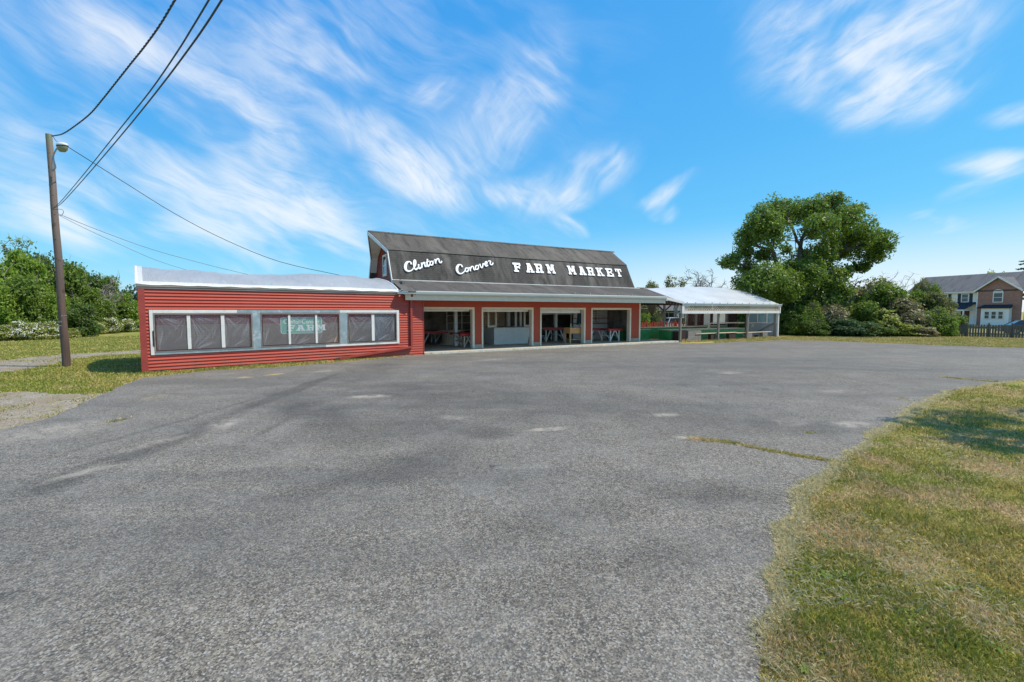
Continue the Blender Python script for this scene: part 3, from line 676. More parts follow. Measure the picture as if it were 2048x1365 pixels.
mb = MB(); slab(mb, [(16.31, -.34, 3.03), (18.15, -.30, 2.68), (17.32, BN, BZ-.01), (17.01, BN, BZ)], .07); slab(mb, [(17.0, BN+.01, BZ), (17.32, BN+.01, BZ-.01), (17.5, 7.6, 3.2), (15.4, 7.6, 3.3), (15.6, BN+.01, BZ)], .07); mb.build('bay_roof', 'shingles_porch', barn)
mb = MB(); slab(mb, [(16.29, -.36, 3.035), (18.05, -.34, 2.74), (18.05, -.34, 2.60), (16.29, -.36, 2.86)], .03); mb.quad((16.29, -.37, 3.0), (18.1, -.35, 2.71), (18.1, -.35, 2.58), (16.29, -.37, 2.82)); mb.build('bay_fascia', 'white_trim', barn)
mb = MB()
for k in range(9): s = 15.75+k*.28; mb.bar((s, -.25, 2.72-.02*k), (s+.1, 6.8, 2.86-.02*k), .05, .14)
build_each(mb, 'bay_rafter', 'rafter_wood', barn)
MB().quad((15.55, -.2, 2.86), (18.1, -.2, 2.66), (17.6, 7.5, 3.0), (15.55, 7.5, 3.0)).build('bay_ceiling', 'rafter_wood', barn)
mb = MB().bar((15.6, .9, 2.5), (16.9, 2.6, 2.30), .04).bar((16.9, 2.6, 2.3), (17.9, 2.7, 2.3), .04); mb.build('conduit', 'white_paint', barn)
# gable end (left) with rake boards, soffits, clapboards and a window
gs = -.40
def gable_n(z):                                  # front limit of the gable wall at height z
    return BN+(KN-BN)*(z-BZ)/(KZ-BZ) if z < KZ else KN+(RN-KN)*(z-KZ)/(RZ-KZ)
mb = MB(); z = 2.9
while z < RZ-.05:
    z1 = min(z+.125, RZ-.02); a0 = gable_n(max(z, BZ)); a1 = gable_n(max(z1, BZ))
    if z < BZ: a0 = a1 = BN-(BZ-z)*2.0
    mb.quad((gs-.018, 2*RN-a0, z), (gs-.018, a0, z), (gs, a1, z1), (gs, 2*RN-a1, z1)).quad((gs, 2*RN-a0, z), (gs, a0, z), (gs-.018, a0, z), (gs-.018, 2*RN-a0, z)); z = z1
mb.build('gable_siding', 'red_dark_siding', barn)
mb = MB()
mb.prism([(BN, 2.9), (KN+.05, KZ-.1), (RN, RZ-.15), (BK-.05, KZ-.1), (BB, 2.9)], gs+.01, gs+.1, lambda u, v, w: (w, u, v)).prism([(BN, 2.8), (KN+.05, KZ-.1), (RN, RZ-.15), (BK-.05, KZ-.1), (BB, 2.8)], 15.7, 15.8, lambda u, v, w: (w, u, v)); build_each(mb, 'gable_wall', 'red_dark_siding', barn)
mb = MB()
for (p, q, e0, e1) in (((BN, BZ), (KN, KZ), -.80, -.80), ((KN, KZ), (RN, RZ), -.80, -1.38)):
    for sgn in (1, -1):
        f = (lambda n: n) if sgn == 1 else (lambda n: 2*RN-n)
        P = (e0, f(p[0]), p[1]); Q = (e1, f(q[0]), q[1])
        mb.bar((P[0]-.015, P[1], P[2]-.10), (Q[0]-.015, Q[1], Q[2]-.12), .028, .17)
mb.bar((-.90, -.33, 2.93), (-.86, BN-.05, BZ-.11), .03, .17)
mb.build('rake_board', 'white_trim', barn)
mb = MB()
for sgn in (1, -1):
    f = (lambda n: n) if sgn == 1 else (lambda n: 2*RN-n)
    o = .10
    mb.quad((-.79, f(BN)+sgn*o, BZ), (gs-.02, f(BN)+sgn*o, BZ), (gs-.02, f(KN)+sgn*o, KZ-.05), (-.79, f(KN)+sgn*o, KZ-.05))
    mb.quad((-.79, f(KN)+sgn*o, KZ-.055), (gs-.02, f(KN)+sgn*o, KZ-.055), (gs-.02, RN, RZ-.16), (-1.36, RN, RZ-.16))
mb.build('rake_soffit', 'white_trim', barn)
win = MB()
w0, w1, wz0, wz1 = 4.78, 5.62, 4.10, 5.32; xx = gs-.05
win.box(xx, xx+.05, w0, w0+.11, wz0, wz1).box(xx, xx+.05, w1-.11, w1, wz0, wz1).box(xx, xx+.05, w0+.11, w1-.11, wz0, wz0+.12).box(xx, xx+.05, w0+.11, w1-.11, wz1-.11, wz1).box(xx+.008, xx+.045, w0+.11, w1-.11, (wz0+wz1)/2-.03, (wz0+wz1)/2+.03)
wf = win.build('gable_window', 'white_trim', barn); MB().box(xx+.02, xx+.04, w0+.11, w1-.11, wz0+.12, wz1-.11).build('pane', 'window_glass', wf)

# ------------------------------------------------------------------ roof lettering
slope_u = np.array([0, KN-BN, KZ-BZ]); SL = np.linalg.norm(slope_u); slope_u /= SL
slope_nrm = np.array([0, -slope_u[2], slope_u[1]])
def roof_st(x, y):                               # photo point -> (s, t) on the lower roof slope
    Pn = BF.n*slope_nrm[1]+np.array([0, 0, slope_nrm[2]]); P0 = BF.w(0, BN, BZ); d = ray(x, y); P = C0+((P0-C0)@Pn)/(d@Pn)*d
    return float((P-BF.O)@BF.d), float(((P-P0)@BF.n)*slope_u[1]+(P[2]-P0[2])*slope_u[2])
def on_roof(s, t, h=0.): return tuple(np.array([s, BN, BZ])+slope_u*t+slope_nrm*h)
def ribbon(mb, pts, wid, place, h0, th, n=10):   # flat rounded stroke: elliptical section
    pts = catmull(pts, 6); k = len(pts); ws = np.interp(np.linspace(0, 1, k), np.linspace(0, 1, len(wid)), wid) if hasattr(wid, '__len__') else [wid]*k
    i0 = len(mb.v); m = n
    for j, p in enumerate(pts):
        d = pts[min(j+1, k-1)]-pts[max(j-1, 0)]; d = d/max(1e-9, np.linalg.norm(d)); q = np.array([-d[1], d[0]])
        for a in range(m):
            t = 2*math.pi*a/m; c = math.cos(t)*ws[j]/2; P = p+q*c; mb.v.append(place(P[0], P[1], h0+math.sin(t)*th))
    for j in range(k-1):
        for a in range(m): b = (a+1) % m; mb.f.append((i0+j*m+a, i0+j*m+b, i0+(j+1)*m+b, i0+(j+1)*m+a))
    mb.f.append(tuple(range(i0, i0+m))[::-1]); mb.f.append(tuple(range(i0+(k-1)*m, i0+k*m)))
def ringpts(cx, cy, rx, ry, tilt=0., a0=90, a1=470):
    out = []
    for k in range(9):
        a = R(a0+(a1-a0)*k/8); x = rx*math.cos(a); y = -ry*math.sin(a); out.append((cx+x*math.cos(tilt)-y*math.sin(tilt), cy+x*math.sin(tilt)+y*math.cos(tilt)))
    return out
def zz(x, y): return roof_st(760+x/8.533, 480+y/8.533)
clinton = [([(528, 432), (520, 398), (490, 385), (452, 402), (430, 450), (430, 505), (462, 542), (505, 545), (548, 520), (572, 480)], [.16, .12, .13, .19, .23, .22, .17, .12, .10, .09]),
    ([(566, 490), (592, 450), (604, 400), (597, 362), (578, 365), (570, 410), (575, 470), (592, 512), (612, 518), (640, 490)], .125),
    ([(655, 428), (652, 465), (660, 497), (678, 502), (700, 478)], .125), ([(703, 402), (706, 440), (708, 492)], .135), ([(708, 440), (730, 408), (748, 398), (757, 412), (758, 448), (768, 470), (784, 458)], .12),
    ([(804, 340), (800, 385), (795, 430), (803, 462), (822, 460), (842, 432)], .13), ([(772, 398), (805, 386), (842, 372)], .08), (ringpts(873, 410, 25, 34, .2), .12),
    ([(890, 378), (915, 372)], .08), ([(930, 340), (938, 372), (945, 420)], .135), ([(944, 385), (962, 348), (984, 332), (998, 345), (1004, 380), (1018, 402), (1036, 398), (1048, 372)], .12)]
conover = [([(1396, 478), (1388, 448), (1358, 434), (1328, 448), (1308, 490), (1310, 540), (1338, 580), (1380, 588), (1418, 566), (1444, 535)], [.16, .12, .13, .19, .23, .22, .17, .12, .10, .09]),
    (ringpts(1474, 522, 26, 33, .2), .12), ([(1495, 492), (1518, 486)], .08), ([(1524, 478), (1530, 505), (1536, 548)], .135), ([(1534, 512), (1552, 475), (1574, 464), (1588, 478), (1592, 510), (1606, 525), (1622, 505)], .12),
    (ringpts(1648, 482, 26, 36, .2), .12), ([(1668, 448), (1692, 438)], .08), ([(1698, 420), (1706, 455), (1724, 488), (1744, 465), (1752, 420), (1770, 425)], .12),
    ([(1772, 440), (1800, 428), (1822, 400), (1808, 382), (1788, 402), (1786, 440), (1806, 462), (1834, 440)], .12), ([(1836, 378), (1858, 372), (1880, 378), (1872, 410), (1884, 436), (1908, 432), (1924, 402)], .12)]
for word, strokes, lab in (('Clinton', clinton, 'white script word Clinton fixed high on the barn roof near its left end'), ('Conover', conover, 'white script word Conover on the barn roof right of the word Clinton')):
    mb = MB(); c = np.mean([zz(*p) for st, _ in strokes for p in st], 0); base = np.array(on_roof(c[0], c[1], .0))
    for i, (st, w) in enumerate(strokes):
        ribbon(mb, [zz(*p) for p in st], [q*.74 for q in w] if hasattr(w, '__len__') else w*.74, lambda s, t, h: tuple(np.array(on_roof(s, t, h))-base), .05, .022)
    o = mb.build('script_sign', 'letter_white', None, smooth=True); o.location = tuple(BF.O+BF.d*base[0]+BF.n*base[1]+np.array([0, 0, base[2]])); o.rotation_euler = (0, 0, BF.rot); tag(o, lab, 'sign', 'script words on the barn roof')
# block letters: polygons on a 10 x 10 cell
S = .22
GLY = {
 'F': [[(0, 8), (10, 8), (10, 10), (0, 10)], [(1.5, 0), (4.5, 0), (4.5, 10), (1.5, 10)], [(0, 0), (6, 0), (6, 1.8), (0, 1.8)], [(3, 4.2), (8, 4.2), (8, 6.1), (3, 6.1)], [(8.2, 6.6), (10, 6.6), (10, 9), (8.2, 9)], [(7.2, 3.4), (8.4, 3.4), (8.4, 6.9), (7.2, 6.9)]],
 'A': [[(3.2, 10), (6.8, 10), (9, 1), (6.2, 1), (5, 7.6), (3.8, 1), (1, 1)], [(2.2, 8.4), (6.2, 8.4), (6.2, 10), (2.2, 10)], [(0, 0), (4.5, 0), (4.5, 1.8), (0, 1.8)], [(5.5, 0), (10, 0), (10, 1.8), (5.5, 1.8)], [(3, 3.0), (7, 3.0), (7, 4.6), (3, 4.6)]],
 'R': [[(0, 8.3), (8, 8.3), (8, 10), (0, 10)], [(1.3, 0), (4, 0), (4, 10), (1.3, 10)], [(7, 5.2), (9.6, 5.8), (9.6, 9), (8, 10), (7, 10)], [(3, 4.2), (8.6, 4.2), (9.6, 5.8), (3, 5.8)], [(0, 0), (4.8, 0), (4.8, 1.8), (0, 1.8)], [(6.2, 0), (8.8, 0), (8.8, 4.6), (6.2, 4.6)], [(5.6, 0), (10, 0), (10, 1.8), (5.6, 1.8)]],
 'M': [[(1, 0), (3, 0), (3, 10), (1, 10)], [(7, 0), (9.2, 0), (9.2, 10), (7, 10)], [(0, 8.3), (3.4, 8.3), (3.4, 10), (0, 10)], [(6.6, 8.3), (10, 8.3), (10, 10), (6.6, 10)], [(1.6, 10), (3.6, 10), (5.8, 3), (4.4, 2.6)], [(6.4, 10), (8.4, 10), (5.8, 2.6), (4.4, 3)], [(0, 0), (3.8, 0), (3.8, 1.8), (0, 1.8)], [(6.2, 0), (10, 0), (10, 1.8), (6.2, 1.8)]],
 'K': [[(1.2, 0), (3.8, 0), (3.8, 10), (1.2, 10)], [(0, 8.3), (4.6, 8.3), (4.6, 10), (0, 10)], [(0, 0), (4.6, 0), (4.6, 1.8), (0, 1.8)], [(6.6, 10), (8.8, 10), (4.6, 4.2), (3.4, 5)], [(4.4, 6.2), (5.8, 7), (9.2, 0), (6.8, 0)], [(5.6, 8.6), (10, 8.6), (10, 10), (5.6, 10)], [(5.6, 0), (10, 0), (10, 1.8), (5.6, 1.8)]],
 'E': [[(1.3, 0), (4, 0), (4, 10), (1.3, 10)], [(0, 8.2), (9.6, 8.2), (9.6, 10), (0, 10)], [(0, 0), (10, 0), (10, 1.8), (0, 1.8)], [(3, 4.2), (7.4, 4.2), (7.4, 5.9), (3, 5.9)], [(7.8, 6.4), (9.6, 6.4), (9.6, 9), (7.8, 9)], [(8, 1), (10, 1), (10, 3.8), (8, 3.8)], [(6.6, 3.3), (7.8, 3.3), (7.8, 6.8), (6.6, 6.8)]],
 'T': [[(0, 8.2), (10, 8.2), (10, 10), (0, 10)], [(3.6, 0), (6.4, 0), (6.4, 9), (3.6, 9)], [(2.4, 0), (7.6, 0), (7.6, 1.8), (2.4, 1.8)], [(0, 6.2), (1.7, 6.2), (1.7, 9), (0, 9)], [(8.3, 6.2), (10, 6.2), (10, 9), (8.3, 9)]]}
def letter(mb, ch, place, h0, th, sx, sy, ox, oy):
    for i, poly in enumerate(GLY[ch]):
        mb.prism([(ox+u*sx, oy+v*sy) for u, v in poly], h0+i*.0015, h0+th+i*.0015, place)
def r5(x, y): return roof_st(1000+x/6.4, 440+y/6.4)
LET = [('F', 215, 557, 671), ('A', 373, 563, 680), ('R', 493, 570, 685), ('M', 643, 578, 692), ('M', 912, 595, 705), ('A', 1046, 605, 712), ('R', 1153, 614, 718), ('K', 1274, 620, 725), ('E', 1397, 628, 731), ('T', 1515, 634, 732)]
WID = {'F': .57, 'A': .61, 'R': .61, 'M': .66, 'K': .65, 'E': .67, 'T': .60}
for wname, idx, lab in (('FARM', range(0, 4), 'white slab letters spelling FARM on the middle of the barn roof'), ('MARKET', range(4, 10), 'white slab letters spelling MARKET near the right end of the barn roof')):
    c = r5(LET[idx[0]][1], (LET[idx[0]][2]+LET[idx[0]][3])/2); base = np.array(on_roof(c[0], c[1]))
    root = thing('block_letter_sign', lab, 'sign', tuple(BF.O+BF.d*base[0]+BF.n*base[1]+np.array([0, 0, base[2]])), BF.rot, 'block letter words on the barn roof')
    for k in idx:
        ch, xc, yt, yb = LET[k]; st = r5(xc, (yt+yb)/2); tt = r5(xc, yt)[1]; tb = r5(xc, yb)[1]; w = WID[ch]*.93; hgt = tt-tb
        mb = MB(); letter(mb, ch, lambda u, v, w_: tuple(np.array(on_roof(u, v, w_))-base), .02, .03, w/10, hgt/10, st[0]-w/2, tb)
        mb.build('letter', 'letter_white', root)

# ================================================================== GREENHOUSE ANNEX
gh = thing('greenhouse_annex', 'long red clapboard annex with plastic film windows and a milky film roof', 'greenhouse', GF.O, GF.rot)
GX0, GX1, GZ = -10.52, .04, 2.88
BX0, BX1, BZ0, BZ1 = -10.28, -1.22, .61, 2.15
def siding(mb, segs_at, z0, z1, step, off=.02, y=0.):
    z = z0
    while z < z1-.001:
        zt = min(z+step, z1)
        for a, b in segs_at((z+zt)/2):
            mb.quad((a, y-off, z), (b, y-off, z), (b, y, zt), (a, y, zt)).quad((a, y, z), (b, y, z), (b, y-off, z), (a, y-off, z)).quad((a, y, z), (a, y-off, z), (a, y, zt)).quad((b, y, z), (b, y, zt), (b, y-off, z))
        z = zt
mb = MB(); siding(mb, lambda z: [(GX0+.14, BX0+.02), (BX1-.02, GX1)] if BZ0+.02 < z < BZ1-.02 else [(GX0+.14, GX1)], -.02, 2.86, .1152, .036)
mb.build('front_siding', 'red_siding', gh)
mb = MB().box(GX0+.1, BX0+.02, .002, .10, 0, 2.86).box(BX1-.02, GX1, .002, .10, 0, 2.86).box(BX0+.02, BX1-.02, .002, .10, 0, BZ0+.04).box(BX0+.02, BX1-.02, .002, .10, BZ1-.04, 2.86)
mb.build('wall_frame', 'red_paint', gh)
mb = MB().box(GX0-.03, GX0+.15, -.045, .0, -.02, 2.86).box(GX0-.03, GX0-.0, .001, .14, -.02, 2.86); mb.build('corner_trim', 'red_trim', gh)
MB().box(GX1-.01, GX1+.03, -.04, .14, -.02, 2.72).build('corner_trim', 'red_trim', gh)
mb = MB(); 
z = 0
while z < 2.85:
    mb.quad((GX0-.02, 5.5, z), (GX0-.02, .14, z), (GX0, .14, z+.115), (GX0, 5.5, z+.115)); z += .115
mb.box(GX0+.002, GX0+.09, .11, 5.5, 0, 2.9).box(GX0, GX1-.3, 5.4, 5.5, 0, 2.9); mb.build('end_wall', 'red_paint', gh)
MB().box(GX0+.1, GX1-.3, 5.33, 5.395, 0, 1.5).build('inner_back_panel', 'pale_wood', gh)
MB().box(GX0+.12, -.1, .12, 5.32, -.02, .03).build('floor', 'concrete', gh)
# weathered board under the film, film roof
mb = MB().box(GX0-.05, -1.18, -.05, .08, 2.865, 2.93); mb.build('eave_board', 'old_wood_flat', gh)
mb = MB().box(GX0-.05, -1.18, -.068, -.02, 2.93, 3.0); mb.build('film_batten', 'old_wood_flat', gh)
CR = 2.7
cs = [GF.at(px, py, CR) for px, py in ((277, 535), (330, 539), (380, 542), (440, 547), (500, 551), (560, 550), (620, 549), (660, 550), (700, 553.5), (718, 557))]
csx = [c[0] for c in cs]; csz = [c[1] for c in cs]
def film(mb, x0, x1, nx, y0, y1, ny, zf):
    i0 = len(mb.v)
    for i in range(nx+1):
        x = x0+(x1-x0)*i/nx
        for j in range(ny+1): y = y0+(y1-y0)*j/ny; mb.v.append((x, y, zf(x, y)))
    for i in range(nx):
        for j in range(ny): q = i0+i*(ny+1)+j; mb.f.append((q, q+ny+1, q+ny+2, q+1))
def ghz(x, y):
    zc = float(np.interp(x, csx, csz)); t = min(1, max(0, y/CR)) if y <= CR else max(0, (5.5-y)/(5.5-CR)); e = 2.99
    edge = min(1., (x-GX0+.05)/.35); zc = zc*1.0
    return e+(zc-e)*(math.sin(t*math.pi/2)**.72)+.02*math.sin(x*3.1+y*1.3)*t+.012*math.sin(x*9+y*5)*t
mb = MB(); film(mb, GX0-.06, -1.18, 80, -.045, 5.5, 26, ghz)
i0 = len(mb.v)                                   # film wrapped down over the left end
for j in range(27):
    y = -.045+5.545*j/26; mb.v += [(GX0-.06, y, ghz(GX0-.06, y)), (GX0-.075, y, 2.9)]
for j in range(26): q = i0+2*j; mb.f.append((q, q+1, q+3, q+2))
mb.build('roof_film', 'roof_film', gh, smooth=True)
mb = MB(); film(mb, GX0-.07, -1.17, 120, -.062, .10, 3, lambda x, y: ghz(x, max(y, -.045)+.012)+.018 if y > -.05 else 2.95); i0 = len(mb.v)
for j in range(27):
    y = -.05+5.5*j/26
    for xx in (GX0-.085, GX0+.12): mb.v.append((xx, y, ghz(xx, y)+.014))
for j in range(26): q = i0+2*j; mb.f.append((q, q+1, q+3, q+2))
mb.build('film_band', 'film_band', gh, smooth=True)
mb = MB()
for x in (-10.45, -8.6, -6.75, -4.9, -3.05, -1.25): mb.tube([(x, y, ghz(x, y)-.035) for y in np.linspace(0, 5.5, 16)], .02, 6)
build_each(mb, 'roof_hoop', 'galvanised', gh, smooth=True)
mb = MB().tube([(-1.2, y, ghz(-1.2, y)+.01) for y in np.linspace(-.04, 5.5, 20)], .03, 6); mb.tube([(x, -.05, 3.0+.012*math.sin(x*7)) for x in np.linspace(GX0-.05, -1.2, 50)], .03, 6).tube([(GX0-.05, y, ghz(GX0-.05, y)) for y in np.linspace(-.04, 5.5, 20)], .035, 6); mb.build('film_hem', 'white_trim', gh, smooth=True)
# window band
Y0, Y1 = -.055, -.0275
def gx(px): return GF.at(px, 655, 0)[0]
wins = [(gx(307), gx(505), .70, 2.035), (gx(521), gx(679.5), .72, 2.03), (gx(694), gx(793), .72, 2.03)]
xm = gx(475)
trim = [('white_trim', (BX0, wins[0][0]-.0, BZ0, BZ1)), ('white_trim', (wins[0][0], xm, 2.04, BZ1)), ('flashing_metal', (xm, wins[1][1], 2.04, BZ1)), ('white_trim', (wins[1][1], BX1, 2.04, BZ1)), ('white_trim', (wins[2][1], BX1, BZ0, 2.04)),
        ('flashing_metal', (wins[0][0], gx(650), BZ0, .70)), ('white_trim', (gx(650), wins[2][1], BZ0, .70)), ('flashing_metal', (wins[0][1], wins[1][0], .70, 2.04)), ('flashing_metal', (wins[1][1], wins[2][0], .70, 2.04))]
for m_ in ('white_trim', 'flashing_metal'):
    mb = MB()
    for mm, (a, b, c, d) in trim:
        if mm == m_: mb.box(a+.002, b-.002, Y0, Y1, c+.001, d-.001).box(a+.002, b-.002, Y1, .001, c+.001, d-.001)
    build_each(mb, 'window_band_trim', m_, gh)
mb = MB().prism([(-10.2, 1.45), (-10.11, 1.42), (-10.11, .92), (-10.2, .88), (-10.22, .95), (-10.22, 1.4)], Y0-.004, Y0-.001, lambda u, v, w: (u, w, v)); mb.build('peeled_patch', 'pot_black', gh)
mull = [[(374, 381), (442, 449)], [(576, 580.5), (630, 634)], [(742.5, 748)]]
for (a, b, c, d), ms_ in zip(wins, mull):
    mb = MB(); t = .045
    mb.box(a+.004, b-.004, -.068, -.035, c, c+t).box(a+.004, b-.004, -.068, -.035, d-t, d).box(a+.004, a+t, -.068, -.035, c+t, d-t).box(b-t, b-.004, -.068, -.035, c+t, d-t)
    wf = mb.build('film_window', 'old_wood_flat', gh)
    mb = MB(); t2 = .022; mb.box(a+t, b-t, -.078, -.05, c+t, c+t+t2).box(a+t, b-t, -.078, -.05, d-t-t2, d-t).box(a+t, a+t+t2, -.078, -.05, c+t+t2, d-t-t2).box(b-t-t2, b-t, -.078, -.05, c+t+t2, d-t-t2); mb.build('batten', 'brown_boards', wf)
    for (q0, q1) in ms_: MB().box(gx(q0), gx(q1), -.060, -.01, c+t+t2, d-t-t2).build('mullion', 'white_trim', wf)
    xs = [a+t]+[gx((q0+q1)/2) for q0, q1 in ms_]+[b-t]
    for k in range(len(xs)-1):
        mb = MB().quad((xs[k]+.03, -.030, c+t), (xs[k+1]-.03, -.030, c+t), (xs[k+1]-.03, -.030, d-t), (xs[k]+.03, -.030, d-t)); mb.uv = [(0, 0), (1, 0), (1, 1), (0, 1)]; mb.build('film_pane', 'window_film', wf)
# wire mesh inside the first window
mb = MB(); a, b, c, d = wins[0]
x = a+.06
while x < b-.05: mb.box(x-.0025, x+.0025, .05, .053, c+.05, d-.05); x += .09
z = c+.08
while z < d-.05: mb.box(a+.05, b-.05, .054, .057, z-.0025, z+.0025); z += .09
mb.build('wire_mesh', 'galvanised', gh)
# downspout with its run-off pipe
dx = gx(821)
mb = MB().box(dx-.05, dx+.05, -.13, -.045, .42, 2.72); e = GF.at(679, 719, -.12)
mb.bar((dx+.02, -.10, .42), (e[0], -.12, .09), .09, .09); mb.bar((dx, -.09, 2.70), (dx-.02, -.25, 2.86), .09, .09); mb.box(dx-.065, dx+.065, -.135, -.04, 2.2, 2.23); mb.build('downspout', 'red_trim', gh)
MB().bar((e[0]-.02, -.12, .08), (e[0]-.22, -.16, .05), .10, .10).build('downspout_elbow', 'brown_boards', gh)
# green farm sign hanging inside behind the second window
c0 = GF.at(560.5, 635, .02); c1 = GF.at(644.5, 666, .02); sw = c1[0]-c0[0]; sh = c0[1]-c1[1]; sg_o = GF.w(c0[0]+sw/2, .02, c1[1])
sg = thing('farm_sign', 'green Clinton Conover FARM sign hanging behind the middle film window', 'sign', tuple(sg_o), GF.rot)
def rrect(w, h, r, n=5):
    out = []
    for cx, cy, a0 in ((w/2-r, h-r, 0), (-w/2+r, h-r, 90), (-w/2+r, r, 180), (w/2-r, r, 270)):
        for k in range(n+1): a = R(a0+90*k/n); out.append((cx+r*math.cos(a), cy+r*math.sin(a)))
    return out
fn = lambda u, v, w: (u, w, v)
MB().prism(rrect(sw, sh, .09), -.012, .01, fn).build('sign_panel', 'sign_ink', sg)
MB().prism([(u, v+.025) for u, v in rrect(sw-.05, sh-.05, .08)], -.018, -.0125, fn).build('sign_face', 'sign_green', sg)
mb = MB(); x = -sw*.36
for ch, w in (('F', .30), ('A', .34), ('R', .34), ('M', .38)): letter(mb, ch, fn, -.026, .004, w/10, sh*.36/10, x, sh*.16); x += w+.045
mb.build('sign_lettering', 'sign_ink', sg)
mb = MB(); hand = {
 'C': ([[(.9, .8), (.6, 1.), (.2, .8), (.05, .4), (.3, .05), (.8, .15)]], .95), 'l': ([[(.1, .1), (.25, 1.)]], .35), 'i': ([[(.1, 0), (.15, .55)]], .3), 'n': ([[(.05, 0), (.1, .55)], [(.08, .35), (.3, .55), (.45, .4), (.45, 0)]], .6), 't': ([[(.2, 0), (.22, .9)], [(0, .6), (.45, .62)]], .5),
 'o': ([[(.25, .55), (.05, .3), (.25, .0), (.48, .3), (.25, .55)]], .6), 'v': ([[(.0, .55), (.2, 0), (.42, .55)]], .5), 'e': ([[(.08, .3), (.42, .35), (.28, .56), (.06, .35), (.15, .02), (.45, .1)]], .55), 'r': ([[(.08, 0), (.1, .55)], [(.1, .35), (.35, .55)]], .42), ' ': ([], .35)}
x = 0; tot = sum(hand[c][1] for c in 'Clinton Conover'); kx = sw*.86/tot
for ch in 'Clinton Conover':
    for st in hand[ch][0]:
        if len(st) == 2: st = [st[0], ((st[0][0]+st[1][0])/2, (st[0][1]+st[1][1])/2), st[1]]
        ribbon(mb, [(-sw*.43+(x+u)*kx, sh*.60+v*sh*.27) for u, v in st], .030, lambda u, v, h: (u, -.02-h, v), .0, .003, 6)
    x += hand[ch][1]
mb.build('handwritten_name', 'sign_ink', sg)

# ================================================================== MARKET PAVILION (open shed on the right)
sh_ = thing('open_market_shed', 'open sided market shed with white film roof and lattice under its eave', 'shed', BF.O, BF.rot)
SX0, SX1 = 18.02, 29.5
def shz(x, y):
    cx = np.interp(x, [17.3, 19, 21.6, 24.6, 27, 28.6, 29.6], [3.80, 3.86, 4.00, 4.14, 4.14, 4.08, 4.03]); t = y/3.9 if y <= 3.9 else (7.8-y)/3.9; t = max(-.1, t)
    e = 2.68; return e+(cx-e)*(.62*t+.38*math.sin(min(1, max(0, t))*math.pi/2))+.010*math.sin(x*5.2+y)*t-.02*abs(math.sin((x-18)*math.pi/1.9))*t
mb = MB(); film(mb, SX0, SX1+.12, 90, -.30, 7.9, 30, shz); mb.build('roof_film', 'shed_film', sh_, smooth=True)
mb = MB()
for k in range(7): x = SX0+.05+k*1.9; mb.tube([(x, y, shz(x, y)-.04) for y in np.linspace(-.25, 7.8, 16)], .022, 6)
build_each(mb, 'roof_hoop', 'galvanised', sh_)
mb = MB()
for k in range(14): x = SX0+.4+k*.86; mb.box(x-.02, x+.02, -.325, -.29, 2.66, 2.72)
build_each(mb, 'film_clip', 'galvanised', sh_)
mb = MB().box(SX0+.20, SX1+.1, -.27, -.20, 2.50, 2.575).box(SX0+.20, SX1+.12, -.29, -.20, 2.585, 2.66); mb.build('eave_board', 'gutter_metal', sh_)
mb = MB().box(SX0+.0, SX0+.22, -.24, -.08, 1.95, 2.60).box(SX0+.221, SX1-.1, -.23, -.19, 1.94, 2.12).box(SX1-.1, SX1+.02, -.24, -.08, 1.94, 2.50); mb.build('lattice_frame', 'white_trim', sh_)
def lattice(mb, x0, x1, z0, z1, y, st=.105, w=.034, slope=1.):
    h = z1-z0
    for sgn, yy in ((1, y), (-1, y+.011)):
        x = x0-h
        while x < x1:
            a, b = x, x+h/slope; pa = [(a, z0), (b, z1)] if sgn == 1 else [(b, z0), (a, z1)]
            (xa, za), (xb, zb) = pa; lo, hi = (xa, xb) if xa < xb else (xb, xa)
            if hi > x0 and lo < x1:
                t0 = 0.; t1 = 1.
                if xb != xa:
                    for lim in (x0, x1):
                        t = (lim-xa)/(xb-xa)
                        if 0 < t < 1:
                            if (lim == x0) == (xb > xa): t0 = max(t0, t)
                            else: t1 = min(t1, t)
                if t1-t0 > .05: mb.bar((xa+(xb-xa)*t0, yy, za+(zb-za)*t0), (xa+(xb-xa)*t1, yy, za+(zb-za)*t1), .008, w)
            x += st*1.0
mb = MB(); lattice(mb, SX0+.24, SX1-.1, 2.12, 2.50, -.20, .20, .050); mb.build('lattice', 'lattice_wood', sh_)
mb = MB().box(SX0+.24, SX1-.1, -.12, -.06, 2.12, 2.50); 
# posts: front row and inner row
for i, x in enumerate((18.05, 22.05, 25.45)):
    MB().box(x-.07, x+.06, -.15, -.02, -.02, 2.3 if i else 1.96).build('post', 'old_wood', sh_)
MB().box(29.36, 29.48, -.16, -.04, -.02, 1.94).build('post', 'white_trim', sh_); MB().box(29.22, 29.33, .0, .12, -.02, 2.6).build('post', 'old_wood', sh_)
for x, n in ((20.6, 3.6), (24.3, 3.6), (28.2, 3.6), (27.3, 1.2)):
    MB().box(x-.07, x+.07, n-.07, n+.07, 0, shz(x, n)-.05).build('post', 'old_wood' if n > 2 else 'dark_wood', sh_)
mb = MB().bar((20.6, 3.6, 2.1), (19.6, 3.6, 2.75), .08).bar((20.6, 3.6, 2.1), (21.6, 3.6, 2.75), .08); mb.build('brace', 'dark_wood', sh_)
mb = MB()
for k in range(5): mb.box(SX0, SX1, .9+k*1.5, .98+k*1.5, shz(24, .9+k*1.5)-.35, shz(24, .9+k*1.5)-.22)
build_each(mb, 'purlin', 'rafter_wood', sh_)
mb = MB(); lattice(mb, 15.8, 24.0, 2.05, 2.62, 7.7, .16, .045); mb.box(15.8, 24.0, 7.68, 7.74, 1.98, 2.05); mb.build('rear_lattice', 'rafter_wood', sh_)
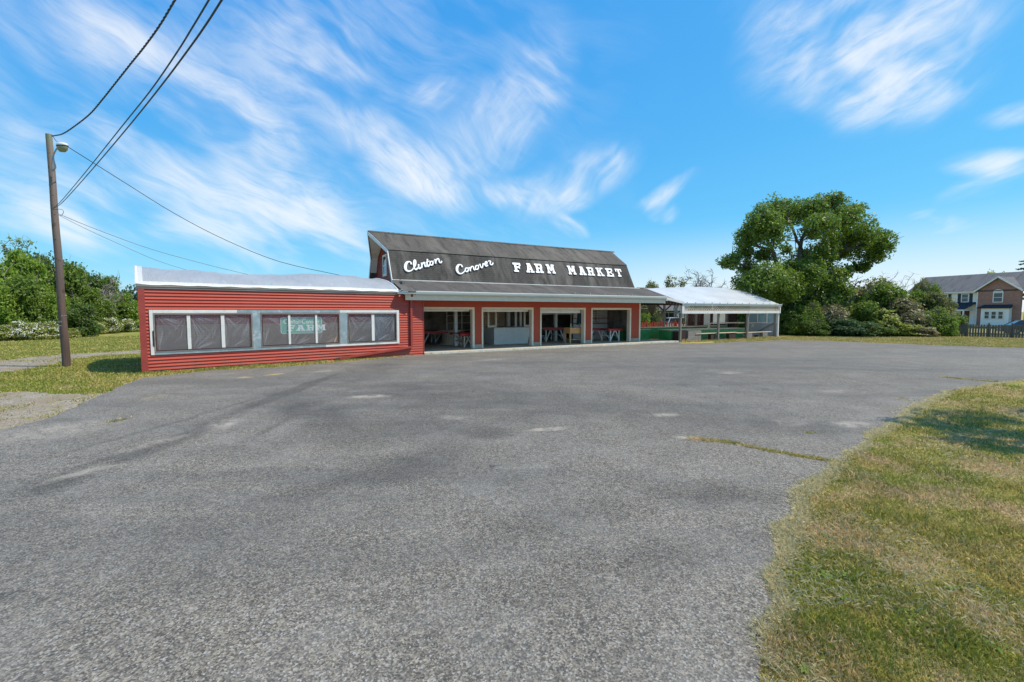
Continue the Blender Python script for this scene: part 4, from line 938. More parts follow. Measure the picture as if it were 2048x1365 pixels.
# right side: grey panel below, film panes above
MB().box(29.36, 29.42, -.02, 2.30, .02, 1.12).build('side_panel', 'panel_grey', sh_)
mb = MB().box(29.34, 29.44, -.03, 2.34, 1.125, 1.19).box(29.34, 29.44, 2.30, 2.40, 0.03, 1.124)
for n in (.0, .78, 1.55, 2.32): mb.box(29.34, 29.44, n-.03, n+.03, 1.191, 2.0)
mb.box(29.34, 29.44, -.03, 2.35, 2.001, 2.06); mb.build('side_window_frame', 'white_trim', sh_)
for n in (.0, .78, 1.55): MB().box(29.38, 29.39, n+.03, n+.74, 1.19, 2.0).build('side_pane', 'pane_blue', sh_)
MB().bar((29.30, 1.6, .35), (29.30, .12, 1.2), .05, .07).build('brace', 'old_wood', sh_)
MB().prism([(2.3, 2.06), (0, 2.06), (0, 2.64), (2.3, 3.45)], 29.39, 29.41, lambda u, v, w: (w, u, v)).build('gable_film', 'shed_film', sh_)

# counters in the yard
def local(name, label, cat, s, n, z=0., rz=0., group=None): return thing(name, label, cat, tuple(BF.w(s, n, z)), BF.rot+rz, group)
def green_counter(label, s0, n0, w, d, h, top_mat='tan_top', seams=4):
    r = local('green_counter', label, 'counter', s0, n0, 0., 0., 'green painted sales counters')
    mb = MB(); 
    for k in range(seams): mb.box(w*k/seams+.004, w*(k+1)/seams-.004, 0, .03, .10, h)
    mb.box(0, .03, .031, d, .10, h).box(w-.03, w, .031, d, .10, h).box(.0, w, d-.03, d, .10, h) ; mb.build('skirt', 'green_paint', r)
    MB().box(-.04, w+.04, -.05, d+.05, h, h+.045).build('counter_top', top_mat, r, bev=.008)
    MB().box(.01, w-.01, .02, d-.04, 0.0, .099).build('plinth', 'concrete', r); return r
green_counter('long green counter at the front of the open shed, behind the low plank bench', 17.97, .70, 8.3, 1.0, .76, seams=6)
green_counter('dark green counter right beside the barn corner', 14.9, 2.2, 2.75, 1.0, .78, seams=2)
green_counter('green counter farthest back in the open shed, in front of the dark lattice screen', 17.6, 3.0, 9.6, .9, .86, 'tan_top', seams=6)
# plank shelf on crossed legs
r = local('plank_shelf', 'narrow pale plank shelf standing on the green counters near the shed middle', 'shelf', 22.9, 1.35)
MB().box(0, 5.0, 0, .35, 1.16, 1.22).box(3.6, 6.2, .0, .35, 1.13, 1.159).build('plank', 'pale_wood', r); 
mb = MB().bar((.1, .15, .80), (.4, .15, 1.16), .04).bar((.4, .18, .80), (.1, .18, 1.16), .04).bar((5.6, .15, .80), (5.9, .15, 1.13), .04).bar((5.9, .18, .80), (5.6, .18, 1.13), .04); build_each(mb, 'trestle', 'white_paint', r)
MB().box(24.0-22.9, 25.4-22.9, .40, .46, 1.1, 1.95).build('back_board', 'vinyl_white', r)
# low plank bench across the front
r = local('plank_bench', 'long thin plank bench on wooden stools along the front of the shed', 'bench', 19.75, -.02)
MB().box(0, 4.6, .0, .30, .50, .545).box(4.58, 9.1, .02, .31, .455, .497).build('plank', 'pale_wood', r)
for x, w, m_, h_ in ((1.9, .42, 'dark_wood', .495), (4.1, .7, 'dark_wood', .45), (6.2, .55, 'old_wood', .45), (8.2, .55, 'old_wood', .45)):
    mb = MB().prism([(x-w/2, 0), (x+w/2, 0), (x+w/2+.06, h_), (x-w/2-.06, h_)], .03, .28); mb.build('support', m_, r)
MB().box(.10, .2, .05, .26, 0, .495).build('support', 'pot_yellow', r)
# slatted crates
def crate(label, s, n, w, d, h, m_):
    r = local('slatted_crate', label, 'crate', s, n, 0., 0., 'slatted wooden crates'); k = 5; hh = h/k; mb = MB()
    for i in range(k):
        z0 = .03+i*hh; mb.box(0, w, 0, .025, z0, z0+hh*.86).box(0, .025, .026, d, z0, z0+hh*.86).box(w-.025, w, .026, d, z0, z0+hh*.86).box(.026, w-.026, d-.025, d, z0, z0+hh*.86)
    mb.build('slats', m_, r); mb = MB()
    for x in (.03, w-.09):
        for y in (.03, d-.09): mb.box(x, x+.06, y, y+.06, 0, h+.02)
    build_each(mb, 'corner_post', 'dark_wood', r); MB().box(.0, w, .0, d, h+.031, h+.05).build('lid', m_, r)
    return r
crate('grey slatted crate in front of the green counter, right of the first shed post', 19.0, .02, 1.35, .62, .70, 'old_wood_flat')
crate('dark slatted crate in the shade just left of the grey crate', 18.15, .12, .80, .50, .66, 'dark_wood')
def jar(name, label, cat, s, n, rad, h, m_):
    o = MB().lathe([(rad*.75, 0), (rad*.95, h*.5), (rad, h*.95), (rad*1.08, h), (rad*.85, h), (rad*.8, h*.8)], n=14).build(name, m_, None, smooth=True); o.location = tuple(BF.w(s, n, 0)); tag(o, label, cat); return o
jar('flower_pot', 'black plastic pot under the right end of the plank bench', 'pot', 27.3, .35, .16, .22, 'pot_black')
jar('bucket', 'grey bucket on the grass near the right shed post', 'bucket', 28.6, .30, .13, .2, 'panel_grey')

# lattice screen behind the shed
r = local('lattice_screen', 'dark red board screen with lattice windows over an added white backing, behind the open shed', 'screen', 25.0, 4.9)
mb = MB().box(0, 6.6, 0, .06, 0, 1.22).box(0, 6.6, 0, .06, 1.88, 2.3)
for x0, x1 in ((0, .35), (.95, 1.15), (1.7, 3.2), (3.9, 4.1), (4.75, 4.95), (5.6, 6.6)): mb.box(x0, x1, 0, .06, 1.221, 1.879)
mb.build('boards', 'brown_boards', r)
for x0, x1 in ((.35, .95), (1.15, 1.7), (3.2, 3.9), (4.1, 4.75), (4.95, 5.6)):
    mb = MB(); lattice(mb, x0, x1, 1.22, 1.88, .01, .19, .055); mb.build('lattice_window', 'brown_boards', r)
MB().box(1.95, 2.75, -.03, -.001, .9, 1.95).build('pale_board', 'vinyl_white', r); MB().box(.2, 6.4, .45, .50, .9, 2.2).build('white_backing', 'vinyl_white', r)  # white backing added so the openings of the dark lattice look bright
mb = MB().box(3.3, 5.8, -.10, -.02, .95, 1.0)
for k in range(9): mb.prism([(3.35+k*.28, .70), (3.42+k*.28, .70), (3.43+k*.28, .95), (3.34+k*.28, .95)], -.08, -.03)
mb.build('tool_rack', 'dark_wood', r)

# ================================================================== BARN INTERIOR
def trestle_table(label, s, n, L_, D, h, top='red_paint', leg='white_paint', frames=2, rz=0., top2=None, apron=True):
    r = local('trestle_table', label, 'table', s, n, .10, rz, 'trestle tables in the barn')
    MB().box(0, L_, 0, D, h, h+.035).build('tabletop', top2 or top, r)
    if apron: mb = MB().box(0, L_, -.022, -.001, h-.09, h+.036).box(0, L_, D+.001, D+.022, h-.09, h+.036); mb.build('apron', top, r)
    for i in range(frames):
        x = .25+(L_-.5)*i/max(1, frames-1); mb = MB(); sp = .28
        mb.bar((x-.02, .05, 0), (x-.02, .05, h), .07).bar((x-.02, D-.05, 0), (x-.02, D-.05, h), .07).bar((x+.04, .05, .08), (x+.04, D-.05, h-.08), .03, .07).bar((x+.01, .06, h*.45), (x+.01, D-.06, h*.45), .03, .07)
        mb.bar((x, .05, h*.12), (x+sp*(1 if i == 0 else -1)*1.3, .05, h-.02), .05, .06); mb.build('leg_frame', leg, r)
    return r
trestle_table('long red topped trestle table deepest in the first barn bay from the left', 1.35, 4.5, 2.7, 1.1, .78)
trestle_table('small bright red table with pale legs beside the right jamb of the first barn bay', 2.75, 1.75, .95, 1.6, .74, leg='pale_wood', frames=2, rz=.0)
trestle_table('white low table at the back of the first barn bay', 2.6, 5.9, 2.2, .8, .62, 'white_paint', 'white_paint')
trestle_table('plank topped red display table in the third barn bay', 9.3, 3.45, 1.95, 1.6, .86, top='red_paint', top2='pale_wood')
trestle_table('red table with white crossed leg frames at left in the fourth barn bay', 12.2, 2.6, 1.6, 1.1, .80)
trestle_table('red table with white crossed leg frames at right in the fourth barn bay', 13.3, 1.75, 1.25, 1.0, .80, leg='white_paint')
# cable spool table
sp = BF.lvl(907, 689.3, .10); r = local('spool_table', 'pale wooden cable spool used as a round table in the first barn bay', 'table', sp[0], sp[1]+.5, .10)
mb = MB().lathe([(.52, .08), (.52, .80)], n=24); mb.build('drum', 'pale_wood', r); MB().lathe([(.80, .80), (.80, .85)], n=28).build('round_top', 'pale_wood', r); MB().lathe([(.66, 0), (.66, .08)], n=28).build('base_disc', 'pale_wood', r)
mb = MB()
for k in range(24): a = 2*math.pi*k/24; mb.bar((.525*math.cos(a), .525*math.sin(a), .085), (.525*math.cos(a), .525*math.sin(a), .795), .012)
mb.build('stave_line', 'old_wood', r)
# white sales counter
r = local('sales_counter', 'white painted sales counter in the second barn bay', 'counter', 5.47, 3.02, .10)
mb = MB(); i = 0
mb.v += [(0, 0, 0), (2.40, .05, 0), (2.40, 2.1, 0), (0, 2.1, 0), (0, 0, 1.0), (2.62, .05, 1.0), (2.62, 2.1, 1.0), (0, 2.1, 1.0)]; mb.f += [(0, 3, 2, 1), (4, 5, 6, 7), (0, 1, 5, 4), (1, 2, 6, 5), (2, 3, 7, 6), (3, 0, 4, 7)]; mb.build('counter_body', 'white_paint', r)
mb = MB().box(-.02, 2.66, -.03, 2.12, 1.001, 1.03); mb.build('counter_top', 'tan_top', r)
def post_frame(label, s, w, h, n=2.95, z=1.131):
    r = local('window_sash', label, 'frame', s, n, z, 0., 'old sash frames standing on the white counter'); t = .11
    MB().box(0, t, 0, .05, 0, h).box(w-t, w, 0, .05, 0, h).box(t, w-t, 0, .05, 0, .12).build('sash', 'cream_trim', r); return r
post_frame('cream sash frame at the left end of the white sales counter', BF.at(975.5, 650, 3.1)[0], .62, 1.02, 3.1)
post_frame('cream sash frame at the right end of the white sales counter', BF.at(1048, 650, 3.1)[0], .60, 1.02, 3.1)
for px, lb in ((1032, 'left of two upright white boards standing on the white counter'), (1041.5, 'right of two upright white boards standing on the white counter')):
    s = BF.at(px, 650, 3.6)[0]; o = MB().box(-.075, .075, 0, .05, 0, .98).box(-.10, .10, -.04, .09, -.001, .03).build('upright_board', 'white_paint', None); o.location = tuple(BF.w(s, 3.6, 1.132)); o.rotation_euler = (0, 0, BF.rot); tag(o, lb, 'board', 'upright boards on the white counter')
r = local('wall_cabinet', 'pale green tall cabinet behind the left part of the white counter', 'cabinet', 6.3, 6.3, .10); mb = MB().box(0, 1.7, 0, .6, .08, 2.4); mb.build('cabinet_body', 'panel_grey', r); MB().box(.03, .83, -.02, -.001, .1, 2.36).box(.87, 1.67, -.02, -.001, .1, 2.36).build('door', 'pale_wood', r); MB().box(.04, 1.66, .03, .58, 0, .079).build('plinth', 'dark_wood', r)
# orange wooden bin on legs
bs0 = BF.lvl(1142, 688, .1)[0]
r = local('wooden_bin', 'orange pine produce bin on legs standing across the pillar of the third bay', 'bin', bs0, 1.42, .10)
mb = MB().box(0, 1.62, 0, .03, .62, .98).box(0, 1.62, .62, .65, .62, .98).box(0, .03, .031, .619, .62, .98).box(1.59, 1.62, .031, .619, .62, .98).box(.031, 1.589, .031, .619, .62, .65); mb.build('bin_box', 'orange_wood', r, bev=.004)
for x in (.02, 1.52):
    for y in (.035, .54): MB().box(x, x+.08, y, y+.075, 0, .619).build('leg', 'orange_wood', r)
MB().box(.11, 1.51, .05, .6, .22, .25).build('lower_shelf', 'pale_wood', r)
for x in (.25, .95): MB().box(x, x+.09, .30, .33, .66, 1.22).build('divider_slat', 'pale_wood', r)
r = local('hanging_rail', 'white rail on a thin post above the display table in the third bay', 'rail', 9.2, 4.3, .10); MB().box(0, 3.2, 0, .06, 1.78, 1.84).build('rail', 'white_paint', r); MB().box(2.95, 3.03, .0, .06, 0, 1.779).build('upright', 'pale_wood', r)
# shelves and lattice on the wall of the fourth bay
r = local('wall_shelf', 'white wall with red edged shelves and a louvred rack in the fourth barn bay', 'shelf', 12.3, 3.9, .10)
MB().box(0, 3.4, .30, .36, 0, 2.6).build('back_panel', 'vinyl_white', r); mb = MB().box(0, 3.4, 0, .29, 1.12, 1.17).box(0, 3.4, 0, .29, 1.48, 1.51); mb.build('shelf_board', 'red_paint', r)
mb = MB()
for x in (.9, 1.9): mb.box(x, x+.05, .02, .07, 1.17, 2.55)
mb.build('upright', 'white_paint', r); mb = MB()
for k in range(9): mb.box(1.25, 2.25, .21, .28, 1.25+k*.14, 1.32+k*.14)
mb.build('louvre', 'pale_wood', r)
r = local('hanging_cloth', 'dark blue cloth hanging beside the left jamb of the fourth barn bay', 'cloth', 11.9, 3.3, .10)
mb = MB(); film(mb, 0, .5, 20, 1.1, 2.6, 8, lambda x, y: 0.); mb.v = [(x, .06*math.sin(x*40+y*2), y) for x, y, z in mb.v]; mb.build('cloth', 'blue_cloth', r, smooth=True)
def bulb(label, s, n, z):
    r = local('hanging_lamp', label, 'lamp', s, n, z, 0., 'small cone lamps under the barn ceiling'); MB().lathe([(.10, 0), (.04, -.2), (.02, -.24)], n=12).build('cone_shade', 'white_paint', r); MB().tube([(0, 0, 0), (0, 0, .2)], .008, 5).build('flex', 'dark_metal', r)
for k, (px, lb) in enumerate(((865, 'left small white cone lamp hanging in the first barn bay'), (888, 'middle small white cone lamp hanging in the first barn bay'), (927, 'right small white cone lamp hanging in the first barn bay, past the post'))):
    bulb(lb, BF.at(px, 620, 2.6)[0], 2.6, 2.45)
r = local('display_rack', 'dark rack of shelves against the rear of the first two barn bays', 'rack', 4.0, 7.0, .10)
mb = MB()
for k in range(5): mb.box(0, 2.2, 0, .35, .2+k*.5, .24+k*.5)
mb.build('shelf_board', 'pale_wood', r); mb = MB()
for x in (0, 1.07, 2.14): mb.box(x, x+.06, -.02, -.001, 0, 2.4)
mb.build('upright', 'white_paint', r)

# ================================================================== RED PICKET FENCE, GREY HOUSE AND CAR BEYOND
P = atY(1262, 650, 44.); Q = atY(1380, 650, 47.)
def fence(name, label, P, Q, z0, h, pick_w, gap, m_, posts, pointed=False, th=.022, face=-1, group=None):
    P = np.array(P[:2]); Q = np.array(Q[:2]); ln = np.linalg.norm(Q-P); r = thing(name, label, 'fence', (P[0], P[1], z0), math.atan2(*(Q-P)[::-1]), group); mb = MB(); x = 0; rs = random.Random(7)
    while x < ln:
        hh = h+rs.uniform(-.03, .02); w = pick_w*rs.uniform(.95, 1.02); dx = rs.uniform(-.01, .01)
        mb.prism([(x+dx, .05), (x+w, .05), (x+w+dx, hh-(.06 if pointed else .015)), (x+w/2, hh+(.03 if pointed else 0)), (x+dx, hh-(.06 if pointed else 0))], -.03, -.03+th); x += pick_w+gap
    mb.build('pickets', m_, r); MB().box(0, ln, .0, .04, h*.25, h*.25+.08).build('rail', m_, r); MB().box(0, ln, 0, .04, h*.78, h*.78+.08).build('rail', m_, r)
    for k in range(posts+1): x = ln*k/posts; MB().box(x-.05, x+.05, .041, .14, 0, h+.06).lathe([(.055, h+.06), (.07, h+.09), (.05, h+.15), (.01, h+.17)], (x, .09, 0), n=8).build('post', m_, r)
    return r
zb = float(ground_z(P[0], P[1]))
fence('picket_fence', 'red picket fence seen through the gap between barn and open shed', P, Q, zb, 1.12, .19, .12, 'fence_red', 4, pointed=True)
# grey bungalow
hp = atY(1303, 645, 62); bung = thing('grey_bungalow', 'grey sided bungalow with white window seen far behind the red picket fence', 'house', (hp[0], hp[1], -.28), 0.)
MB().box(0, 7.2, 0, 6, 0, 2.7).build('wall', 'grey_siding', bung)
mb = MB(); slab(mb, [(-.4, -.5, 2.6), (7.6, -.5, 2.6), (7.6, 3, 4.0), (-.4, 3, 4.0)], .12); slab(mb, [(-.4, 6.5, 2.6), (-.4, 3, 4.0), (7.6, 3, 4.0), (7.6, 6.5, 2.6)], .12); mb.build('roof', 'shingles_house', bung)
for x0, x1, z0, z1 in ((1.6, 3.0, .95, 2.15), (5.3, 6.6, .95, 2.15)):
    f = MB().box(x0-.08, x1+.08, -.05, -.001, z0-.08, z1+.08).build('window', 'white_paint', bung); MB().box(x0, (x0+x1)/2-.03, -.07, -.051, z0, z1).box((x0+x1)/2+.03, x1, -.07, -.051, z0, z1).build('pane', 'window_glass', f)
MB().box(3.5, 4.4, -.06, -.001, .1, 2.2).build('door', 'vinyl_white', bung); MB().box(4.6, 7.1, -.04, -.001, 0, 2.6).build('siding_panel', 'vinyl_white', bung); MB().box(-.4, 7.6, -.56, -.51, 2.45, 2.62).build('fascia', 'white_paint', bung)
def car(label, loc, rz, paint, suv=False):
    r = thing('parked_car', label, 'car', loc, rz); L_ = 4.7; W_ = 1.82; H = 1.62 if suv else 1.44; b = .92 if suv else .88
    body = [(-2.35, .42), (-2.3, .25), (2.25, .25), (2.35, .45), (2.32, .70), (2.15, b-.10), (1.25, b), (-1.9, b+.02), (-2.28, b-.06)]
    mb = MB(); n = len(body); secs = [(-W_/2, .94), (-W_/2+.06, 1.), (W_/2-.06, 1.), (W_/2, .94)]
    for y, k in secs: mb.v += [(x*k, y, .25+(z-.25)*k) for x, z in body]
    for j in range(3):
        for i in range(n): q = (i+1) % n; mb.f.append((j*n+i, j*n+q, (j+1)*n+q, (j+1)*n+i))
    mb.f.append(tuple(range(n))[::-1]); mb.f.append(tuple(range(3*n, 4*n))); mb.build('body', paint, r, bev=.03)
    cab = [(-2.1 if suv else -1.75, b), (-1.75 if suv else -1.05, H-.04), (-.9, H), (.35, H-.01), (1.2, b)]
    def cabin(k, dy, dz): return [(x*k, b+(z-b)*dz) for x, z in cab]
    mb = MB(); n = 5; mb.v += [(x, -W_/2+.08, z) for x, z in cab[:1]]; mb.v = []
    for s in (-1, 1):
        for x, z in cab: t = (z-b)/(H-b); mb.v.append((x, s*(W_/2-.08-.16*t), z-.045*(t > .5)))
    mb.f += [(4, 3, 2, 1, 0), (5, 6, 7, 8, 9)]+[(i, (i+1), 5+(i+1), 5+i) for i in range(4)]; mb.build('glazing', 'car_glass', r)
    mb = MB(); t = W_/2-.25; mb.prism([(cab[1][0]+.02, H-.05), (-.9, H-.01), (.35, H-.02), (.45, H-.06), (.35, H-.07), (cab[1][0]+.02, H-.09)], -t, t)
    for s in (-1, 1):
        for (a, c) in ((cab[0], cab[1]), (cab[4], cab[3]), ((-.35, b), (-.40, H-.03))): mb.bar((a[0], s*(W_/2-.075), a[1]), (c[0], s*(W_/2-.235), c[1]-.03), .06, .05)
    mb.build('roof', paint, r)
    for x in (-1.42, 1.42):
        for s in (-1, 1):
            w = MB(); w.lathe([(.33, -.1), (.33, .1)], n=18); w.v = [(x+vx, s*(W_/2-.10)+vz, .33+vy) for vx, vy, vz in w.v]; wo = w.build('wheel', 'tyre_rubber', r)
            w = MB(); w.lathe([(.20, -.11), (.20, .11)], n=14); w.v = [(x+vx, s*(W_/2-.10)+vz, .33+vy) for vx, vy, vz in w.v]; w.build('rim', 'galvanised', wo)
    for s in (-1, 1): MB().box(2.2, 2.33, s*.62-.16, s*.62+.16, .60, .72).build('headlight', 'vinyl_white', r); MB().box(-2.3, -2.2, s*.62-.14, s*.62+.14, .66, .82).build('tail_light', 'red_paint', r)
    return r
cp = atY(1362, 640, 56); car('white car parked beyond the red picket fence', (cp[0], cp[1], -.28), R(8), 'car_white', True)
cp = atY(1392, 640, 64); car('second white car half hidden by bushes right of the other white car', (cp[0], cp[1], -.28), R(-6), 'car_white')
cp = atY(2064, 645, 46); car('dark maroon car parked behind the wooden fence at the right edge', (cp[0], cp[1], -.22), R(-30), 'car_dark')
P = gnd(1890, 672.5); Q = gnd(2180, 681.5); fence('wooden_fence', 'weathered grey board fence in front of the brick house', P, Q, 0., 1.02, .125, .035, 'fence_wood', 6)

# ================================================================== BRICK FRONTED HOUSE
hd = -vpdir(741); C_ = atY(1958, 652, 66.); C_[2] = -.02; HF = Frame(C_, hd)
hs_ = thing('brick_fronted_house', 'two storey white house with a brick gable and grey roof on the right', 'house', tuple(HF.O), HF.rot)
def hw(name, mat, *bx, par=None):
    mb = MB()
    for b in bx: mb.box(*b)
    return mb.build(name, mat, par or hs_)
hw('siding_wall', 'vinyl_white', (-9.0, -.26, 0, 7, 0, 5.0), (4.5, 12, .3, 7, 0, 5.0))
mb = MB().prism([(-.25, 0), (4.45, 0), (4.45, 5.05), (2.1, 6.85), (-.25, 5.05)], -.35, -.05); mb.build('brick_gable', 'red_brick', hs_)
mb = MB(); slab(mb, [(-9.5, -.45, 5.05), (12.3, -.45, 5.05), (12.3, 4.0, 7.75), (-9.5, 4.0, 7.75)], .15); slab(mb, [(-9.5, 8, 5.2), (-9.5, 4.0, 7.75), (12.3, 4.0, 7.75), (12.3, 8, 5.2)], .15); slab(mb, [(-.55, -.75, 4.93), (2.1, -.75, 6.98), (2.1, 2.8, 6.98), (-.55, 2.8, 4.93)], .1); slab(mb, [(4.75, -.75, 4.93), (4.75, 2.8, 4.93), (2.1, 2.8, 6.98), (2.1, -.75, 6.98)], .1); mb.build('roof', 'shingles_house', hs_)
mb = MB().bar((-.57, -.77, 4.86), (2.1, -.77, 6.90), .03, .18).bar((4.77, -.77, 4.86), (2.1, -.77, 6.90), .03, .18).box(-9.5, -.55, -.50, -.46, 4.86, 5.02).box(4.78, 12.3, -.50, -.46, 4.86, 5.02).box(-.30, -.16, -.37, -.351, 0, 5.0); mb.build('rake_board', 'white_paint', hs_)
def hwin(x0, x1, z0, z1, y, sh=True, arch=False):
    t = .1; mb = MB().box(x0, x0+t, y-.06, y, z0, z1).box(x1-t, x1, y-.06, y, z0, z1).box(x0+t, x1-t, y-.06, y, z0, z0+t).box(x0+t, x1-t, y-.06, y, z1-t, z1).box(x0+t, x1-t, y-.05, y, (z0+z1)/2-.03, (z0+z1)/2+.03)
    if arch:
        c = (x0+x1)/2; rr = (x1-x0)/2; pts = [(c+rr*math.cos(R(a)), z1+rr*.8*math.sin(R(a))) for a in range(0, 181, 15)]; pin = [(c+rr*.75*math.cos(R(a)), z1+.02+rr*.58*math.sin(R(a))) for a in range(180, -1, -15)]
        for i in range(12): mb.quad((pts[i][0], y-.06, pts[i][1]), (pts[i+1][0], y-.06, pts[i+1][1]), (pin[11-i][0], y-.06, pin[11-i][1]), (pin[12-i][0], y-.06, pin[12-i][1]))
    w = mb.build('window', 'white_paint', hs_); MB().box(x0+t, x1-t, y-.03, y-.005, z0+t, z1-t).build('pane', 'window_glass', w)
    if arch: MB().prism(pin, y-.04, y-.005).build('arched_panel', 'cream_trim', w)
    if sh:
        for a in (x0-.42, x1+.06): MB().box(a, a+.36, y-.05, y-.002, z0, z1).build('shutter', 'shutter_black', w)
hwin(-2.28, -1.36, 3.45, 4.72, -.001); hwin(-4.85, -3.93, 3.45, 4.72, -.001); hwin(-7.4, -6.5, 3.45, 4.72, -.001)
hwin(1.52, 2.62, 3.35, 4.75, -.352, False, True)
hw('bay_box', 'vinyl_white', (.62, 3.62, -1.0, -.36, 0, 2.65)); mb = MB(); slab(mb, [(.25, -1.3, 2.62), (3.98, -1.3, 2.62), (3.6, -.36, 3.05), (.6, -.36, 3.05)], .12); mb.build('bay_canopy', 'shingles_dark', hs_)
for x in (.98, 1.72, 2.46): hwin(x, x+.66, 1.0, 2.15, -1.001, False)
mb = MB(); slab(mb, [(-6.5, -1.9, 2.45), (-.9, -1.9, 2.45), (-.36, -.02, 3.45), (-6.5, -.02, 3.45)], .12); mb.build('porch_canopy', 'shingles_dark', hs_)
hw('porch_fascia', 'white_paint', (-6.5, -.88, -1.95, -1.85, 2.18, 2.36), (-.92, -.84, -1.84, -.01, 2.18, 2.36)); hw('porch_column', 'white_paint', (-1.02, -.88, -1.9, -1.76, 0.2, 2.18)); hw('porch_floor', 'concrete', (-6.5, -.8, -2.0, -.01, -.1, .2))
d_ = hw('front_door', 'door_red', (-2.2, -1.2, -.06, -.002, .2, 2.3)); hw('door_handle', 'galvanised', (-1.32, -1.27, -.10, -.061, 1.1, 1.2), par=d_)
hw('corner_board', 'white_paint', (-.45, -.28, -.03, -.002, 0, 4.9)); hwin(6.0, 7.0, 3.45, 4.72, .299)

# ================================================================== UTILITY POLE AND WIRES
pb = gnd(133, 734); 
pole = thing('utility_pole', 'weathered wooden utility pole with a street lamp, left of the red annex', 'utility pole', tuple(pb), 0.)
PH = 8.68
def pole_axis(z): return (-.10*z/PH, 0, z)
mb = MB(); hs2 = [i*.31-.1 for i in range(29)]; mb.tube([(pole_axis(z)[0]+.006*math.sin(z*2.1), .006*math.sin(z*1.7+1), z) for z in hs2], [.126-.033*max(0, z)/PH for z in hs2], 20); mb.build('shaft', 'pole_wood', pole, smooth=False)
bpz = topz(632, 17.15)
mb = MB().lathe([(.121, 0), (.121, .045)], (pole_axis(bpz)[0], 0, bpz-.02), n=20); mb.build('steel_band', 'galvanised', pole)
mb = MB().box(-.09, -.02, -.166, -.155, 1.72, 1.79).box(.0, .07, -.166, -.155, 1.72, 1.79); 
mb = MB().box(-.075, -.03, -.125, -.112, 1.68, 1.74).box(.0, .045, -.125, -.112, 1.68, 1.74).box(-.075, -.03, -.125, -.112, 1.54, 1.585).box(-.015, .03, -.125, -.112, 1.54, 1.585); mb.build('number_tag', 'galvanised', pole)
mb = MB(); rs = random.Random(4)
for k in range(16): z = rs.uniform(.4, 7.6); a = rs.uniform(3.6, 5.8); rr = .120-.033*z/PH; mb.lathe([(.0, -.012), (.022, 0), (.0, .012)], (pole_axis(z)[0]+rr*math.cos(a), rr*math.sin(a), z), n=7)
mb.build('knot', 'dark_metal', pole)
# lamp arm and head
def pz(x, y): q = atY(x, y, pb[1]-.25); return (q[0]-pb[0], -.25, q[2])
arm = [pz(106, 341), pz(111, 336), pz(109.5, 328), pz(107, 318), pz(107.5, 310), pz(111, 302), pz(115, 296)]
mb = MB().tube(catmull(arm, 4), .022, 8); mb.tube(catmull([pz(106.5, 342), pz(104, 341), pz(104, 325), pz(105.5, 312)], 4), .016, 6).bar(pz(102, 341), pz(109, 343), .05, .03); mb.build('lamp_arm', 'galvanised', pole, smooth=True)
hc = pz(124.5, 292)
mb = MB().lathe([(.04, -.02), (.18, -.01), (.20, .02), (.19, .06), (.12, .10), (.03, .115)], hc, n=22, sx=1.0, sy=.55); mb.build('lamp_housing', 'lamp_white', pole, smooth=True)
mb = MB().lathe([(.02, -.225), (.10, -.215), (.165, -.15), (.192, -.06), (.192, -.021)], hc, n=22, sx=1.0, sy=.55); mb.build('lamp_lens', 'lens_glass', pole, smooth=True)
mb = MB().lathe([(.205, -.022), (.207, -.003)], hc, n=22, sx=1.0, sy=.56); mb.build('lamp_clip', 'dark_metal', pole)
def wire(label, pts, Y0, Y1, rad, mat='black_cable', ext=1.5, cat='power line', Ys=None, lin=False):
    n = len(pts); ps = [atY(x, y, (Ys[i] if Ys else Y0+(Y1-Y0)*i/(n-1))) for i, (x, y) in enumerate(pts)]
    if lin:
        z0 = ps[0][2]; z1 = ps[-1][2]; kk = (z1-z0)/(Y1-Y0); ps2 = []
        for (x, y) in pts: d = ray(x, y); sl = d[2]/d[1]; Yq = (z0-CAM_H-kk*Y0)/(sl-kk); ps2.append(atY(x, y, Yq))
        ps = ps2
    ps = catmull(ps, 4)
    if ext: d = ps[-1]-ps[-2]; d = d/np.linalg.norm(d); ps = ps+[ps[-1]+d*ext*k/3 for k in (1, 2, 3)]
    o = MB().tube([tuple(p-ps[0]) for p in ps], rad, 6).build('overhead_wire', mat, None, smooth=True); o.location = tuple(ps[0]); tag(o, label, cat, 'overhead wires at the utility pole'); return ps
# twisted service cable
pts = [(104, 272.5), (125, 268), (150, 252), (180, 228), (205, 199), (232, 165), (262, 127), (290, 92), (320, 50), (350, 0)]
Ysl = [17.0-(17.0-9.5)*i/9 for i in range(10)]
ps = catmull([atY(x, y, Y) for (x, y), Y in zip(pts, Ysl)], 14); d = ps[-1]-ps[-2]; d /= np.linalg.norm(d); ps += [ps[-1]+d*.07*k for k in range(1, 30)]
base = ps[0]; mb = MB(); acc = 0; strands = [[], [], []]; prev = ps[0]
for k, p in enumerate(ps):
    acc += np.linalg.norm(p-prev); prev = p
    for q in range(3): a = acc*11+q*2.094; strands[q].append(tuple(p-base+np.array([.017*math.cos(a), 0, .017*math.sin(a)])))
for stn in strands: mb.tube(stn, .011, 5)
o = mb.build('twisted_cable', 'black_cable', None, smooth=True); o.location = tuple(base); tag(o, 'thick twisted black cable running up from the top of the utility pole', 'power line')
wire('left of two thin wires rising steeply from the middle of the pole', [(104, 418), (120, 405), (165, 352), (240, 258), (300, 183), (352, 108), (385, 55), (418, 0)], 17.0, 5.0, .009, lin=True)
wire('right of two thin wires rising steeply from the middle of the pole', [(104, 419), (124, 406), (175, 350), (250, 262), (320, 175), (380, 95), (415, 45), (445, -2)], 16.9, 4.8, .010, lin=True)
